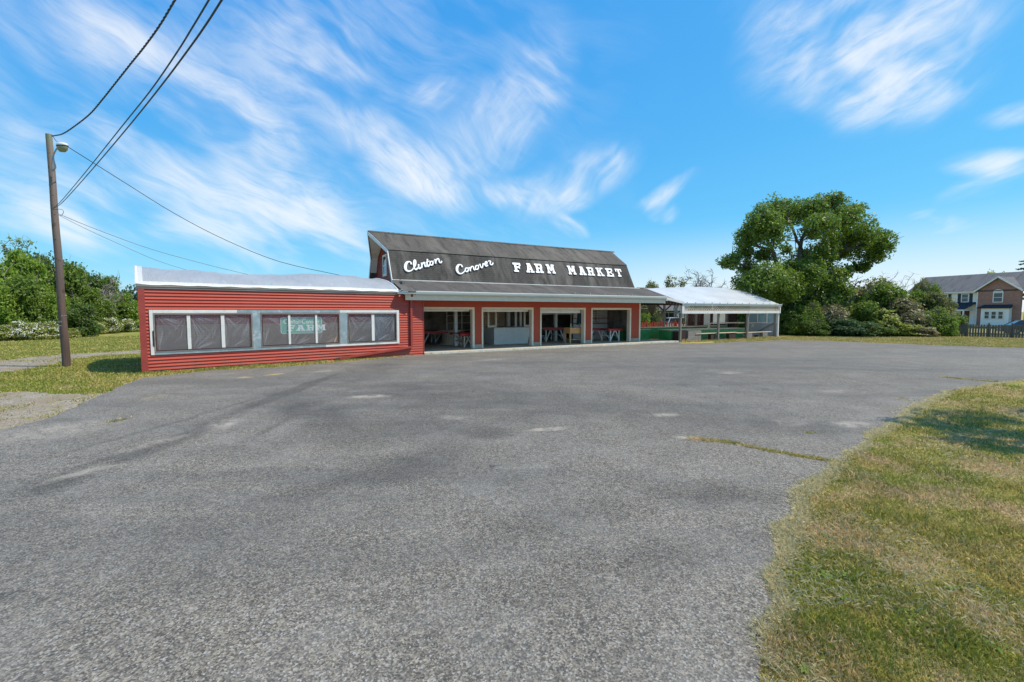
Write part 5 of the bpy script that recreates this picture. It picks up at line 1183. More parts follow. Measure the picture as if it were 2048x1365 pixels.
wire('wire running from the street lamp down to the barn over the annex roof', [(137, 295), (180, 322), (250, 366), (350, 428), (450, 480), (560, 524), (680, 551), (748, 566)], 17.0, 24.5, .013, ext=0)
wire('upper of two thin low wires running behind the annex roof', [(112, 425), (121, 430), (200, 462), (300, 498), (400, 526), (490, 548), (600, 572)], 17.1, 25., .010, 'grey_wire', ext=0)
wire('lower of two thin low wires running behind the annex roof', [(110, 424), (120, 432), (180, 462), (250, 494), (310, 520), (375, 541), (470, 566)], 17.1, 27., .008, 'grey_wire', ext=0)
wire('short slack loop of wire hanging on the pole at the wire clamp', [(106, 420), (122, 419), (127, 424), (124, 430), (120, 432)], 16.9, 16.9, .008, 'grey_wire', ext=0)
wire('thin cable tangle between pole top and street lamp', [(103, 270), (108, 276), (111, 281), (115, 284)], 16.95, 16.9, .009, ext=0)

# ================================================================== VEGETATION
def leaves(blobs, n, size, seed, shell=.35, flat=.35, nf=1.6, thr=.42):
    rs = np.random.RandomState(seed); B = np.array(blobs, float); c, r = B[:, :3], B[:, 3:6]
    wgt = (r[:, 0]*r[:, 1]+r[:, 0]*r[:, 2]+r[:, 1]*r[:, 2]); wgt /= wgt.sum(); m = int(n*2.4)
    k = rs.choice(len(B), m, p=wgt); d = rs.normal(size=(m, 3)); d /= np.linalg.norm(d, axis=1)[:, None]
    rad = 1-np.abs(rs.normal(size=m))*shell; rad = np.clip(rad, .05, 1)
    nz = vn3(d*2.2+k[:, None]*7.3+50, seed)*2-1; rad *= 1+.42*nz
    p = c[k]+d*rad[:, None]*r[k]; keep = (vn3(p*nf+100, seed+5)*.6+vn3(p*nf*2.7+300, seed+9)*.4) > thr; keep &= p[:, 2] > .02
    p = p[keep][:n]; d = d[keep][:n]; m = len(p)
    nr = d*.7+rs.normal(size=(m, 3))*.65+np.array([0, 0, flat]); nr /= np.linalg.norm(nr, axis=1)[:, None]
    t = rs.normal(size=(m, 3)); t -= nr*(t*nr).sum(1)[:, None]; t /= np.linalg.norm(t, axis=1)[:, None]; b = np.cross(nr, t)
    s = size*rs.uniform(.55, 1.35, m)[:, None]
    return np.stack([p-t*s*.6, p-b*s*.32+nr*s*.05, p+t*s*.6, p+b*s*.32+nr*s*.05], 1)
def limb(mb, a, b, r0, r1, rs, wob=.12, n=6, sides=7):
    a = np.array(a, float); b = np.array(b, float); ln = np.linalg.norm(b-a); pts = []
    for i in range(n+1):
        t = i/n; p = a+(b-a)*t; w = math.sin(math.pi*t)*ln*wob; p = p+np.array([rs.uniform(-w, w), rs.uniform(-w, w), rs.uniform(-w, w)*.6+w*.3]); pts.append(p)
    mb.tube(pts, [r0+(r1-r0)*i/n for i in range(n+1)], sides); return pts
def twigs(mb, pts, r, rs, count, ln):
    for _ in range(count):
        p = pts[rs.randrange(len(pts)//2, len(pts))]; d = np.array([rs.gauss(0, 1), rs.gauss(0, 1), rs.gauss(.4, .7)]); d /= np.linalg.norm(d); limb(mb, p, p+d*ln*rs.uniform(.5, 1.1), r, r*.3, rs, .1, 3, 4)
# --- the big tree on the right, laid out from its own limbs
TY = 43.
def tp(x, y, dy=0.): q = atY(x, y, TY+dy); return q
tb = gnd(1592, 668.5)*0; tbx = tp(1590, 667)[0]
tree = thing('spreading_tree', 'tall spreading broadleaf tree behind the right end of the open shed', 'tree', (tbx, TY, 0))
base = np.array([tbx, TY, 0]); rs = random.Random(11); K = TY/910.
clumps = [(1460, 522, 26, 16, -1), (1492, 535, 26, 18, 1), (1500, 470, 34, 30, 0), (1520, 440, 34, 30, -1.5), (1490, 505, 24, 20, 1), (1555, 425, 40, 34, 1), (1545, 465, 36, 28, -2), (1590, 430, 30, 24, 2), (1625, 418, 34, 26, 0), (1655, 412, 34, 26, 1), (1668, 398, 20, 14, 0), (1690, 440, 34, 32, -1), (1640, 450, 34, 24, -2),
          (1705, 425, 26, 22, 2), (1715, 470, 38, 34, 0), (1750, 480, 30, 26, 1), (1768, 490, 20, 24, -1), (1745, 510, 26, 18, 0), (1690, 500, 36, 26, 2), (1650, 500, 26, 22, -1.5), (1720, 535, 20, 14, 1), (1640, 530, 32, 34, 0), (1615, 550, 36, 32, -2), (1530, 560, 44, 34, -3), (1500, 565, 34, 26, -1), (1560, 575, 36, 36, -2.5), (1660, 560, 30, 24, -1), (1580, 540, 26, 24, -2), (1600, 590, 40, 30, 0), (1690, 545, 22, 18, 0), (1530, 510, 26, 18, 1), (1610, 510, 24, 20, 2), (1665, 480, 22, 18, 2), (1570, 500, 14, 12, 3), (1625, 470, 16, 14, 3), (1560, 610, 50, 34, 0), (1640, 600, 50, 34, 1)]
bl = []
for x, y, rx, ry, dy in clumps:
    q = tp(x, y, dy*1.3)-base; bl.append((q[0], q[1], q[2], rx*K*.88, min(2.6, rx*K*1.2), ry*K*1.0))
L1 = leaves(bl, 110000, .19, 21, .55, .3, 1.9, .44)
o = fastmesh('crown', L1, 4, 'leaf_mid', tree)
mb = MB(); F1 = tp(1584, 588)-base; tr = limb(mb, (0, 0, -.1), F1, .62, .42, rs, .03, 8, 12)
mains = [((1584, 588), [(1560, 545), (1545, 500), (1520, 455)], .30), ((1584, 588), [(1600, 540), (1603, 480), (1625, 440), (1655, 410)], .32), ((1588, 580), [(1640, 545), (1680, 505), (1715, 470)], .28), ((1586, 584), [(1560, 560), (1510, 540), (1465, 522)], .20), ((1603, 500), [(1590, 470), (1575, 435)], .16), ((1635, 445), [(1680, 440), (1700, 425)], .13), ((1690, 500), [(1740, 490), (1768, 490)], .14), ((1560, 545), [(1590, 530), (1620, 520)], .13), ((1545, 500), [(1500, 490), (1485, 480)], .12)]
for st, path, r0 in mains:
    a = tp(*st)-base
    for i, q in enumerate(path): b = tp(q[0], q[1], rs.uniform(-1, 1))-base; pts = limb(mb, a, b, r0*(1-.25*i), r0*(1-.25*(i+1)), rs, .05, 5, 8); twigs(mb, pts, .05, rs, 5, 1.8); a = b
mb.build('trunk', 'bark', tree, smooth=True)

# --- stock crowns for shrubs and smaller trees (unit size about 2 m wide, 2 m high), shared by many plants
def stock(seed, nb, n, size, low=True, thr=.40, shell=.38):
    rs = np.random.RandomState(seed); bl = []
    for k in range(nb):
        a = rs.uniform(0, 6.28); q = rs.uniform(.15, .62); z = rs.uniform(.35 if low else .75, 1.55); q *= 1.15-abs(z-.8)*.45; s = rs.uniform(.30, .52); bl.append((q*math.cos(a), q*math.sin(a), z, s, s, s*rs.uniform(.75, 1.)))
    bl += [(0, 0, .8, .62, .62, .7), (0, 0, .35 if low else .95, .75, .75, .42)]
    return leaves(bl, n, size, seed+3, shell, .35, 3.2, thr)
STOCK = {'a': stock(31, 11, 11000, .085), 'b': stock(47, 14, 11000, .080), 'c': stock(58, 9, 11000, .09, thr=.44), 'd': stock(77, 16, 12000, .075), 't': stock(91, 12, 11000, .085, low=False, thr=.46)}
STM = {}
def stock_mesh(key, mat):
    if (key, mat) not in STM:
        o = fastmesh('foliage', STOCK[key], 4, mat); STM[(key, mat)] = o.data; bpy.data.objects.remove(o)
    return STM[(key, mat)]
TRM = {}
def trunk_mesh(key, mat):
    if (key, mat) not in TRM:
        rs = random.Random(hash(key) % 97 if False else ord(key)); mb = MB()
        for k in range(5):
            a = rs.uniform(0, 6.28); q = rs.uniform(.2, .6); e = (q*math.cos(a), q*math.sin(a), rs.uniform(1., 1.6)); pts = limb(mb, (.04*math.cos(a), .04*math.sin(a), -.02), e, .045, .014, rs, .12, 5, 5); twigs(mb, pts, .010, rs, 9, .35)
        o = mb.build('stems', mat, None); TRM[(key, mat)] = o.data; bpy.data.objects.remove(o)
    return TRM[(key, mat)]
def plant(name, label, cat, px, Y, topy, wpx, key, mat, depth=None, group=None, z0=None, rz=None, tmat='bark', flowers=0, sink=.0):
    x = atY(px, 650, Y)[0]; z0 = float(ground_z(x, Y)) if z0 is None else z0; h = topz(topy, Y)-z0; w = wpx*Y/910.
    rs = random.Random(int(px*7+Y*13+topy)); r = thing(name, label, cat, (x, Y, z0-sink), rz if rz is not None else rs.uniform(0, 6.28), group)
    o = bpy.data.objects.new('crown' if cat == 'tree' else 'foliage', stock_mesh(key, mat)); COL.objects.link(o); o.parent = r; o.scale = (w/2.0*1.02, (depth or w*.9)/2.0, (h+sink)/1.93)
    t = bpy.data.objects.new('trunk' if cat == 'tree' else 'stems', trunk_mesh(key, tmat)); COL.objects.link(t); t.parent = r; t.scale = o.scale
    if flowers:
        fr = np.random.RandomState(int(px)+100); co = STOCK[key]; m = co.mean(1); ok = (m[:, 2] > .35) & (np.linalg.norm((m-np.array([0, 0, .8]))/np.array([1, 1, 1.1]), axis=1) > .62) & (vn3(m*4+px, 3) > .45); ids = fr.permutation(np.where(ok)[0])[:flowers]; p = m[ids]*np.array([1.04, 1.04, 1.03]); nrm = p-np.array([0, 0, .5]); nrm /= np.linalg.norm(nrm, axis=1)[:, None]; nrm += fr.normal(size=nrm.shape)*.4; nrm /= np.linalg.norm(nrm, axis=1)[:, None]
        tt = fr.normal(size=nrm.shape); tt -= nrm*(tt*nrm).sum(1)[:, None]; tt /= np.linalg.norm(tt, axis=1)[:, None]; bb = np.cross(nrm, tt); s = fr.uniform(.022, .045, len(p))[:, None]
        q = np.stack([p-tt*s, p-bb*s, p+tt*s, p+bb*s], 1); fo = fastmesh('blossoms', q, 4, 'blossom_white', r); fo.scale = o.scale
    return r
GW = 'trees of the wood on the left'; GFB = 'white flowering bushes on the left'; GH = 'shrubs of the hedge on the right'
left_trees = [
 ('leafy_tree', 'bright green tree cut by the left edge of the photo', 'tree', -20, 35, 474, 120, 't', 'leaf_bright'),
 ('leafy_tree', 'bright green rounded tree nearest the left edge of the photo', 'tree', 22, 37, 484, 90, 'a', 'leaf_bright'),
 ('leafy_tree', 'tree whose crown is crossed by the pole left side, olive green', 'tree', 66, 40, 482, 78, 'd', 'leaf_mid'),
 ('leafy_tree', 'darkest tree directly behind the utility pole', 'tree', 100, 43, 502, 64, 'b', 'leaf_dark'),
 ('leafy_tree', 'green tree just right of the utility pole', 'tree', 142, 42, 513, 74, 'a', 'leaf_mid'),
 ('leafy_tree', 'second tree right of the pole, with an uneven top', 'tree', 180, 45, 530, 70, 'd', 'leaf_dark'),
 ('leafy_tree', 'third tree right of the pole, beside bare dead branches', 'tree', 212, 48, 546, 64, 'b', 'leaf_mid'),
 ('leafy_tree', 'blue green tree partly behind the left corner of the annex', 'tree', 256, 52, 558, 76, 'd', 'leaf_blue'),
 ('leafy_tree', 'bright green shrubby tree against the annex corner below the blue green one', 'tree', 262, 47, 582, 56, 'a', 'leaf_bright')]
left_trees += [
 ('leafy_tree', 'tree filling the skyline between the left edge and the pole, far row', 'tree', 44, 46, 496, 80, 'c', 'leaf_mid'),
 ('leafy_tree', 'far tree peeping right of the pole above the green one', 'tree', 160, 52, 526, 70, 'b', 'leaf_mid'),
 ('leafy_tree', 'far tree on the low skyline left of the annex', 'tree', 228, 56, 556, 70, 'c', 'leaf_dark')]
for a in left_trees: a = list(a); a[6] *= 1.3; a[5] -= 3; plant(*a, group=GW, tmat='bark_pale')
left_sh = [
 ('leafy_shrub', 'large dark leaved shrub low at the left edge', 'shrub', 8, 33.5, 545, 80, 'd', 'leaf_bright'),
 ('leafy_shrub', 'yellow green rounded shrub in front of the wood left of the pole', 'shrub', 62, 35, 545, 84, 'a', 'leaf_mid'),
 ('leafy_shrub', 'bright shrub touching the left side of the pole at mid height', 'shrub', 98, 36.5, 570, 60, 'b', 'leaf_bright'),
 ('leafy_shrub', 'dense dark rounded bush standing out on the lawn right of the pole', 'shrub', 165, 37.5, 610, 60, 'b', 'leaf_dark'),
 ('leafy_shrub', 'mid green shrub above the white flowers right of the pole', 'shrub', 196, 43, 572, 72, 'a', 'leaf_mid'),
 ('leafy_shrub', 'shrub above the white flowers nearest the annex corner', 'shrub', 236, 46, 590, 68, 'c', 'leaf_mid'),
 ('leafy_shrub', 'small shrub filling the gap between pole and dark bush', 'shrub', 136, 39.5, 575, 60, 'd', 'leaf_mid')]
for a in left_sh: a = list(a); a[6] *= 1.25; a[5] -= 6; plant(*a, group='shrubs below the wood on the left')
fl = [(-25, 31.5, 652, 50, 200), (10, 32, 648, 52, 300), (42, 32.6, 640, 54, 1000), (76, 33.2, 642, 50, 1200), (108, 34, 640, 44, 900), (140, 35.5, 655, 40, 500), (198, 41.5, 642, 44, 500), (222, 43, 634, 46, 1100), (252, 45.5, 636, 44, 800), (276, 47.5, 644, 34, 300)]
fl_l = ['at the very left edge of the frame, few flowers', 'second from the left edge, few flowers', 'third from the left edge, thick with flowers', 'left of the pole, richest in flowers', 'just left of the utility pole base', 'just right of the utility pole', 'right of the dark rounded bush, lower one', 'right of the dark rounded bush, richest in flowers', 'second from the annex corner', 'touching the annex corner']
for (px, Y, ty, w, nf), lb in zip(fl, fl_l): plant('flowering_bush', 'white flowering bush '+lb, 'bush', px, Y, ty, w, 'acbd'[px % 4], 'leaf_bright' if px % 2 else 'leaf_yellow', group=GFB, flowers=nf)
# thin crown rising above the wood, dead branches
def bare_tree(label, px, Y, topy, wpx, seed, leafy=0, mat='bark_pale', lm='leaf_mid', name='bare_tree', r0=.19, nl=7):
    x = atY(px, 650, Y)[0]; z0 = float(ground_z(x, Y)); h = topz(topy, Y)-z0; w = wpx*Y/910.; r = thing(name, label, 'tree', (x, Y, z0)); rs = random.Random(seed); mb = MB(); tr = limb(mb, (0, 0, 0), (rs.uniform(-.2, .2)*w, 0, h*.6), r0, r0*.6, rs, .04, 8, 7); ends = []
    for k in range(nl):
        st = tr[rs.randrange(3, 9)]; e = np.array([rs.uniform(-.5, .5)*w, rs.uniform(-.4, .4)*w, h*rs.uniform(.72, 1.)]); pts = limb(mb, st, e, r0*.45, r0*.10, rs, .10, 6, 5); twigs(mb, pts, r0*.12, rs, 12, h*.13); ends += pts[3:]
    mb.build('trunk', mat, r)
    if leafy: fastmesh('crown', leaves([(p[0], p[1], p[2], .55, .55, .4) for p in ends], leafy, .20, seed, .6, .5, 1.4, .4), 4, lm, r)
    return r
bare_tree('thin feathery tree top rising above the wood left of the pole', 48, 42, 466, 46, 5, 900, lm='leaf_mid', name='sparse_tree')
bare_tree('dead grey branches among the trees left of the annex', 205, 44, 545, 70, 8, 0)
bare_tree('dead pale branches lower down beside the annex corner', 222, 44.5, 575, 50, 18, 0)
bare_tree('sparse half bare tree above the middle of the shed roof', 1358, 58, 540, 46, 21, 900, lm='leaf_olive', name='sparse_tree')
bare_tree('dead tree with upright bare branches above the shed roof, left one', 1392, 60, 535, 30, 22, 0)
bare_tree('dead tree with upright bare branches above the shed roof, right one', 1418, 58, 536, 60, 29, 0, nl=10)
bare_tree('leafless purple grey tree rising behind the hedge on the right', 1772, 55, 545, 70, 31, 0, nl=12, r0=.12)
bg_sh = [('leafy_tree', 'rounded olive tree top just right of the barn roof end', 'tree', 1299, 60, 555, 58, 'a', 'leaf_olive'),
 ('leafy_tree', 'brownish low tree above the shed roof beside the dead trees', 'tree', 1400, 57, 566, 60, 'c', 'leaf_olive'),
 ('leafy_tree', 'brown green tree above the right half of the shed roof', 'tree', 1452, 54, 562, 70, 'd', 'leaf_olive'),
 ('leafy_tree', 'tree with yellowish flat top behind the hedge near the house', 'tree', 1836, 58, 537, 42, 't', 'leaf_olive'),
 ('leafy_tree', 'yellow green tree tops rising behind the brick house roof', 'tree', 1985, 92, 536, 72, 'b', 'leaf_yellow'),
 ('leafy_tree', 'green tree seen under the bay roof beside the barn corner', 'tree', 1288, 52, 606, 34, 'a', 'leaf_bright'),
 ('leafy_tree', 'green tree seen under the bay roof behind the grey bungalow', 'tree', 1318, 74, 596, 60, 'b', 'leaf_mid'),
 ('leafy_tree', 'green tree seen through the shed right of the white cars', 'tree', 1384, 52, 606, 30, 'd', 'leaf_bright'),
 ('leafy_tree', 'wide tree far behind the white cars seen through the shed', 'tree', 1360, 80, 604, 60, 'c', 'leaf_mid')]
for a in bg_sh: plant(*a, group='background trees on the right')
GH = 'shrubs of the hedge on the right'
hedge = [
 ('dark shrub behind the shed roof, left of the spreading tree', 1480, 50, 578, 80, 'b', 'leaf_dark'),
 ('dark shrub under the left limbs of the spreading tree', 1525, 46, 575, 80, 'd', 'leaf_dark'),
 ('dark tall shrub right at the trunk of the spreading tree', 1572, 41.5, 572, 84, 'b', 'leaf_dark'),
 ('shrub right of the shed corner with bright leaf clumps', 1592, 39.4, 610, 60, 'c', 'leaf_mid'),
 ('tall mid green shrub second right of the shed corner', 1628, 42, 560, 84, 'a', 'leaf_mid'),
 ('low dark bush at the foot of the hedge, first from the shed', 1625, 38.4, 640, 56, 'd', 'leaf_dark'),
 ('brown twiggy shrub at the middle of the hedge', 1662, 40, 598, 72, 'c', 'twig_brown'),
 ('bright green crown high in the hedge above the brown twigs', 1672, 41.5, 570, 62, 'b', 'leaf_mid'),
 ('olive grey tall shrub behind the middle of the hedge', 1705, 47, 548, 110, 'd', 'leaf_olive'),
 ('dark blue green low bush at the foot of the hedge middle', 1698, 38., 645, 74, 'b', 'leaf_blue'),
 ('tall green shrub in the hedge left of the bare purple tree', 1748, 41.5, 568, 84, 'a', 'leaf_mid'),
 ('yellow leaved shrub glowing at mid height in the hedge', 1757, 38.9, 612, 66, 'c', 'leaf_yellow'),
 ('low dark bush under the yellow leaved shrub', 1745, 38.2, 650, 64, 'd', 'leaf_dark'),
 ('brown twiggy shrub right of the yellow leaved shrub', 1800, 39.6, 600, 80, 'b', 'twig_brown'),
 ('dark green peaked shrub high in the hedge beside the house roof', 1818, 42, 568, 74, 'c', 'leaf_mid'),
 ('small upright green shrub peak against the house roof', 1848, 42.6, 560, 44, 'd', 'leaf_mid'),
 ('pale olive low shrub near the right end of the hedge', 1808, 38.1, 648, 64, 'c', 'leaf_yellow'),
 ('grey green shrub sloping down in front of the white house wing', 1872, 40.6, 586, 64, 'b', 'leaf_olive'),
 ('bright rounded shrub near the right end of the hedge', 1862, 38.8, 615, 76, 'd', 'leaf_mid'),
 ('small bright bush at the right end of the hedge by the fence', 1897, 37.9, 640, 38, 'a', 'leaf_bright'),
 ('small shrub behind the fence in front of the house porch', 1918, 44, 625, 40, 'c', 'leaf_mid'),
 ('brown twiggy low bush at the foot of the hedge right part', 1840, 37.8, 655, 60, 'c', 'twig_brown')]
hedge += [('tall leafy shrub filling the back of the hedge right of the spreading tree', 1650, 45, 556, 90, 'c', 'leaf_mid'),
 ('far tall shrub behind the yellow leaved one, top level with the roof eaves', 1765, 45, 566, 90, 'd', 'leaf_dark'),
 ('far tall shrub behind the brown twigs near the house', 1795, 44, 574, 80, 'c', 'leaf_mid'),
 ('mid height leafy shrub between the two brown twiggy ones', 1730, 39.6, 604, 56, 'a', 'leaf_mid'),
 ('mid height dark shrub left of the first brown twiggy one', 1612, 39.8, 600, 60, 'd', 'leaf_mid')]
for a in hedge: a = list(a); a[4] *= 1.4 if a[1] < 1850 else 1.1; a[3] -= 9; plant('hedge_shrub', a[0], 'shrub', *a[1:], group=GH)
# conifer at the right edge
def conifer(label, px, Y, topy, seed):
    x = atY(px, 650, Y)[0]; z0 = -.28; h = topz(topy, Y)-z0; r = thing('conifer_tree', label, 'tree', (x, Y, z0)); rs = np.random.RandomState(seed); bl = []; mb = MB(); mb.tube([(0, 0, 0), (.1, 0, h*.5), (0, 0, h)], [.3, .18, .03], 7)
    for k in range(46):
        t = k/45; z = h*(.30+.68*t); ln = (1-t)*h*.26+.3; a = rs.uniform(0, 6.28); e = (ln*math.cos(a), ln*math.sin(a), z-.1*ln); mb.tube([(0, 0, z), (e[0]*.6, e[1]*.6, z+.05), e], [.05, .03, .01], 4)
        for q in (.35, .55, .75, .95): bl.append((e[0]*q, e[1]*q, z-.1*ln*q, ln*.20, ln*.20, .14))
    mb.build('trunk', 'bark', r); fastmesh('crown', leaves(bl, 9000, .28, seed, .5, 1.2, 1., .2), 4, 'leaf_blue', r)
conifer('dark blue green conifer at the right edge behind the brick house', 2062, 88, 470, 3)
# tree just outside the right side, its shade falls on the near grass
def shade_tree(label, x, y, h, w, seed):
    r = thing('leafy_tree', label, 'tree', (x, y, 0)); rs = random.Random(seed); mb = MB(); bl = []; tr = limb(mb, (0, 0, -.05), (0, 0, h*.5), .22, .15, rs, .03, 6, 10)
    for k in range(8): a = k*.785+rs.uniform(-.3, .3); q = w*rs.uniform(.25, .42); e = (q*math.cos(a), q*math.sin(a), h*rs.uniform(.62, .9)); limb(mb, tr[-1], e, .09, .03, rs, .08, 5, 6); bl.append((*e, w*.17, w*.17, h*.10))
    bl.append((0, 0, h*.9, w*.25, w*.25, h*.1)); mb.build('trunk', 'bark', r); fastmesh('crown', leaves(bl, 9000, .14, seed, .6, .4, 1.5, .50), 4, 'leaf_mid', r)
shade_tree('tree beside the lot whose shade falls on the near grass', 13.2, 6.9, 9.0, 5.0, 6)

# ================================================================== GRASS
def blades(name, x, y, z, h, w, seed, mat, lean=.8, label=None):
    rs = np.random.RandomState(seed); n = len(x); a = rs.uniform(0, 2*np.pi, n); d = np.stack([np.cos(a), np.sin(a), 0*a], 1); la = rs.uniform(0, 2*np.pi, n); lm = np.abs(rs.normal(size=n))*lean
    tip = np.stack([np.cos(la)*lm, np.sin(la)*lm, np.ones(n)], 1); tip /= np.linalg.norm(tip, axis=1)[:, None]
    p = np.stack([x, y, z], 1); h = h[:, None]; w = w[:, None]; co = np.stack([p-d*w/2, p+d*w/2, p+tip*h*.6+d*w*.35+np.array([0, 0, .15])*h, p+tip*h], 1)
    o = fastmesh(name, co, 4, mat); tag(o, label, None, None, 'stuff'); return o
rs = np.random.RandomState(2)
def polar(n, r0, r1, a0, a1): r = r0*np.exp(rs.uniform(0, 1, n)*math.log(r1/r0)); a = R(a0)+rs.uniform(0, 1, n)*R(a1-a0); return r*np.sin(a), r*np.cos(a), r
x, y, r = polar(520000, 1.9, 19, 22, 58); k = inpoly(x, y, island_poly); x, y, r = x[k], y[k], r[k]
q = vn3(np.stack([x*2.5, y*2.5, 0*x], 1), 4); h = (.014+.040*rs.uniform(0, 1, len(x))**2)*(.45+1.3*q)*(1+r*.02); w = (.0022+.0009*r)*rs.uniform(.7, 1.3, len(x))
blades('near_grass', x, y, 0*x, h, w, 7, 'grass_blade', 1.3, 'short patchy green and straw coloured grass right of the lot')
x2, y2, r2 = polar(26000, 1.9, 15, 22, 58); kk = inpoly(x2, y2, island_poly) & (vn3(np.stack([x2*1.2, y2*1.2, 0*x2], 1), 23) > .42); x2, y2, r2 = x2[kk], y2[kk], r2[kk]
blades('dry_stalks', x2, y2, .018+0*x2, rs.uniform(.03, .08, len(x2)), .0009+.0003*r2, 19, 'straw', 3.5, 'dry cut stalks lying on the near grass')
# straw clippings along the edge of the lot
pts = []; IE = [np.array(p) for p in island_edge[3:-3]]
for i in range(len(IE)-1):
    a, b = IE[i], IE[i+1]; ln = np.linalg.norm(b-a); dist = max(1.5, np.linalg.norm((a+b)/2)); m = int(ln*min(6500, 19000/dist)); t = rs.uniform(0, 1, m)[:, None]; nn = np.array([-(b-a)[1], (b-a)[0]])/ln
    bulge = vn3(np.stack([(a+(b-a)*t)[:, 0]*2.2, (a+(b-a)*t)[:, 1]*2.2, 0*t[:, 0]], 1), 12)
    off = rs.normal(size=m)*(.014+.045*bulge)*(1+dist*.03)+(-.06+.14*bulge); pts.append(np.concatenate([a+(b-a)*t-nn*off[:, None], np.full((m, 1), dist)], 1))
pts = np.concatenate(pts); kq = vn3(np.stack([pts[:, 0]*3.2, pts[:, 1]*3.2, 0*pts[:, 0]], 1), 31)*.6+vn3(np.stack([pts[:, 0]*11, pts[:, 1]*11, 0*pts[:, 0]], 1), 37)*.4 > .40+.12*rs.uniform(-1, 1, len(pts)); pts = pts[kq]; x, y, dd = pts[:, 0], pts[:, 1], pts[:, 2]
sgn = inpoly(np.array([IE[8][0]+.3]), np.array([IE[8][1]-.3]), island_poly)[0]
blades('straw_clippings', x, y, .014+0*x, rs.uniform(.025, .07, len(x)), (.0011+.0006*dd), 8, 'straw', 4., 'pale dry grass clippings along the edge of the asphalt')
# weeds in the cracks of the asphalt
def strip(pl, dens, sd, hh, ww, seed, z=.013):
    out = []
    for i in range(len(pl)-1):
        a, b = np.array(W(*pl[i])), np.array(W(*pl[i+1])); ln = np.linalg.norm(b-a); m = int(ln*dens); t = rs.uniform(0, 1, m)[:, None]; out.append(a+(b-a)*t+rs.normal(size=(m, 2))*sd)
    o = np.concatenate(out); k = vn3(np.stack([o[:, 0]*1.7, o[:, 1]*1.7, 0*o[:, 0]], 1), seed) > -1; return o[k]
o1 = strip([(1378, 879), (1440, 885), (1470, 889)], 1500, .05, 0, 0, 3); o2 = strip([(1470, 889), (1530, 902), (1600, 915), (1665, 925)], 1100, .03, 0, 0, 4); o3 = strip([(1880, 755), (1930, 760), (2005, 766)], 600, .05, 0, 0, 5); o4 = strip([(205, 850), (255, 838)], 120, .06, 0, 0, 6); o5 = strip([(1608, 866), (1632, 870)], 300, .03, 0, 0, 3); o6 = strip([(1795, 800), (1825, 803)], 200, .05, 0, 0, 3)
o = np.concatenate([o1, o2, o3, o4, o5, o6]); x, y = o[:, 0], o[:, 1]; r = np.hypot(x, y)
blades('crack_weeds', x, y, .012+0*x, rs.uniform(.02, .06, len(x)), .003+.0006*r, 9, 'grass_blade', 2.2, 'thin line of weeds growing in the cracks of the asphalt')
# lawn on the left and around the annex
gh_c = [GF.w(GX0, -.03), GF.w(GX1, -.03), GF.w(GX1, 5.5), GF.w(GX0, 5.5)]; gh_poly = [(p[0], p[1]) for p in gh_c]
x, y, r = polar(420000, 9.5, 50, -56, -12); k = ~inpoly(x, y, lot_poly) & ~inpoly(x, y, gh_poly)
ing = inpoly(x, y, g1) | inpoly(x, y, g2); pn = vn3(np.stack([x*1.1, y*1.1, 0*x], 1), 17); k &= (~ing) | (rs.uniform(0, 1, len(x)) < np.where(pn > .68, .25, .02)); x, y, r = x[k], y[k], r[k]
k = ~inpoly(x, y, [tuple(BF.w(-1, 0)[:2]), tuple(BF.w(18, 0)[:2]), tuple(BF.w(18, 8)[:2]), tuple(BF.w(-1, 8)[:2])]); x, y, r = x[k], y[k], r[k]
h = (.03+.05*rs.uniform(0, 1, len(x))**2)*(1+r*.006); blades('left_lawn_grass', x, y, 0*x, h, .004+.0010*r, 10, 'grass_blade', 1.2, 'mown lawn grass around the pole and the annex')
# fringe at the walls, under the shed and by the edge of the lot
fr = []
for (A, B_, dens, sd, hh) in ((GF.w(GX0-.1, -.10), GF.w(-3.4, -.12), 900, .05, .10), (BF.w(18.2, -.2), BF.w(29.7, -.3), 420, .22, .13), (BF.w(26, .1), BF.w(29.4, .3), 300, .3, .2), (BF.w(18.0, .3), BF.w(19.0, .05), 250, .15, .3), (BF.w(18.1, 2.0), BF.w(29, 2.2), 150, .6, .12)):
    a, b = A[:2], B_[:2]; m = int(np.linalg.norm(b-a)*dens); t = rs.uniform(0, 1, m)[:, None]; p = a+(b-a)*t+rs.normal(size=(m, 2))*sd; kk = vn3(np.stack([p[:, 0]*1.3, p[:, 1]*1.3, 0*p[:, 0]], 1), 6) > .35; p = p[kk]; fr.append(np.concatenate([p, hh*rs.uniform(.3, 1, (len(p), 1))], 1))
fr = np.concatenate(fr); x, y = fr[:, 0], fr[:, 1]; k = ~inpoly(x, y, gh_poly); fr = fr[k]; x, y = fr[:, 0], fr[:, 1]; r = np.hypot(x, y)
blades('wall_fringe_grass', x, y, .0+0*x, fr[:, 2], .006+.0006*r, 11, 'grass_blade', .7, 'longer grass along the foot of the annex and the shed')
x, y, r = polar(260000, 24, 60, 24, 52); k = ~inpoly(x, y, lot_poly) & ~inpoly(x, y, [tuple(BF.w(-1, -.1)[:2]), tuple(BF.w(29.5, -.1)[:2]), tuple(BF.w(29.5, 8)[:2]), tuple(BF.w(-1, 8)[:2])]); x, y, r = x[k], y[k], r[k]
blades('right_lawn_grass', x, y, ground_z(x, y), .03+.05*rs.uniform(0, 1, len(x)), .004+.0009*r, 12, 'grass_blade', 1.2, 'yellow green mown grass before the hedge and the fence')
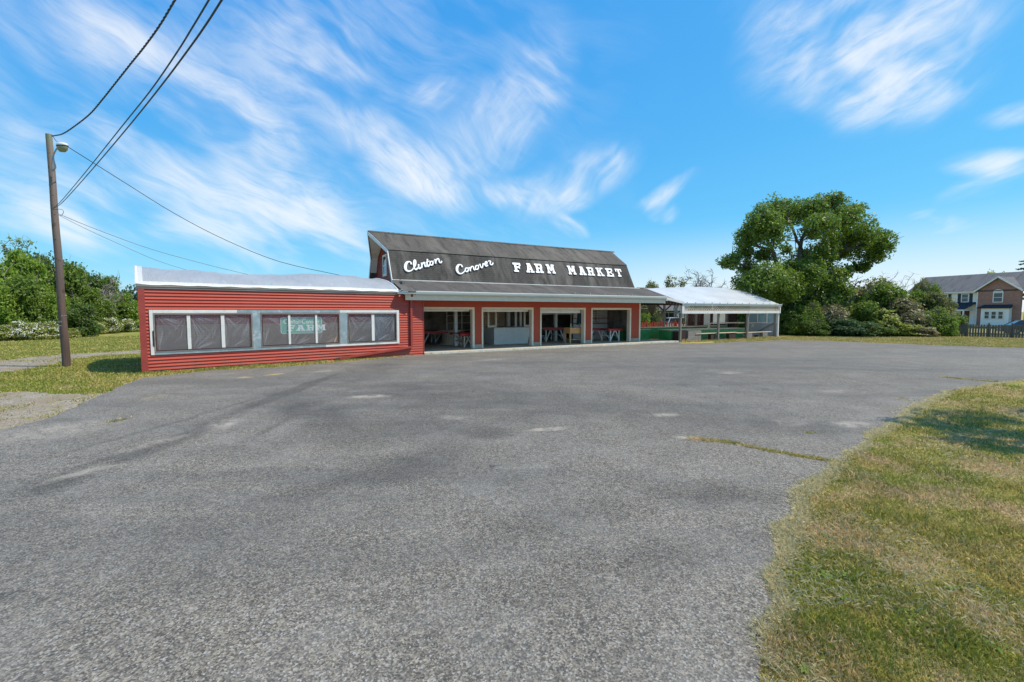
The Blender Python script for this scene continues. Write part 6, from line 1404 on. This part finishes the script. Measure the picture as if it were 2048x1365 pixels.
# broad leaved weeds in the near grass
def weed_leaves(cx, cy, n, ln, seed):
    rs = np.random.RandomState(seed); a = np.linspace(0, 6.28, n, endpoint=False)+rs.uniform(-.3, .3, n); d = np.stack([np.cos(a), np.sin(a), np.zeros(n)], 1); q = np.cross(d, [0, 0, 1.]); l = (ln*.8*rs.uniform(.4, 1.2, n))[:, None]; w = l*.2; up = np.array([0, 0, 1.]); c = np.array([0, 0, .01])
    return np.stack([c+0*d, c+d*l*.5-q*w+up*l*.35, c+d*l+up*l*.15, c+d*l*.5+q*w+up*l*.35], 1)
wl = [((1648, 1155), 11, .085), ((1712, 1118), 10, .07), ((1700, 1160), 12, .09), ((1815, 1230), 12, .09), ((1835, 1260), 10, .075), ((1690, 1200), 12, .07), ((1655, 1075), 8, .06), ((1760, 1090), 8, .06), ((1990, 1300), 10, .08), ((1610, 1345), 10, .06), ((1900, 1180), 9, .06), ((1905, 1010), 9, .06)]
for i, ((px, py), n, ln) in enumerate(wl):
    g = gnd(px, py); cl_ = np.concatenate([weed_leaves(0, 0, n, ln, i)]+[weed_leaves(0, 0, n, ln*.6, i+40)+np.array([math.cos(j*2.1)*ln*1.1, math.sin(j*2.1)*ln*1.1, 0]) for j in range(2)]); o = fastmesh('plantain_weed', cl_, 4, 'leaf_mid'); o.location = (g[0], g[1], .0)
    tag(o, ['dark green leafy weed nearest the asphalt edge', 'small leafy weed above the biggest weed', 'biggest broad leaved weed in the near grass', 'leafy weed in the lower middle of the near grass', 'leafy weed just below another in the lower middle', 'leafy weed patch low beside the asphalt', 'upper leafy weed close to the asphalt edge', 'leafy weed far up in the near grass middle', 'leafy weed near the lower right corner', 'leafy weed at the bottom edge near the asphalt', 'leafy weed right of the grass middle', 'leafy weed highest up on the right'][i], 'weed', 'leafy weeds in the near grass')
# twig on the edge of the asphalt
g = gnd(1533, 1268); o = MB().tube([(0, 0, 0), (.05, .01, .004), (.09, .005, .0)], [.006, .005, .003], 6).build('fallen_twig', 'bark', None); o.location = (g[0], g[1], .022); tag(o, 'short brown twig on the asphalt by the grass edge', 'twig')
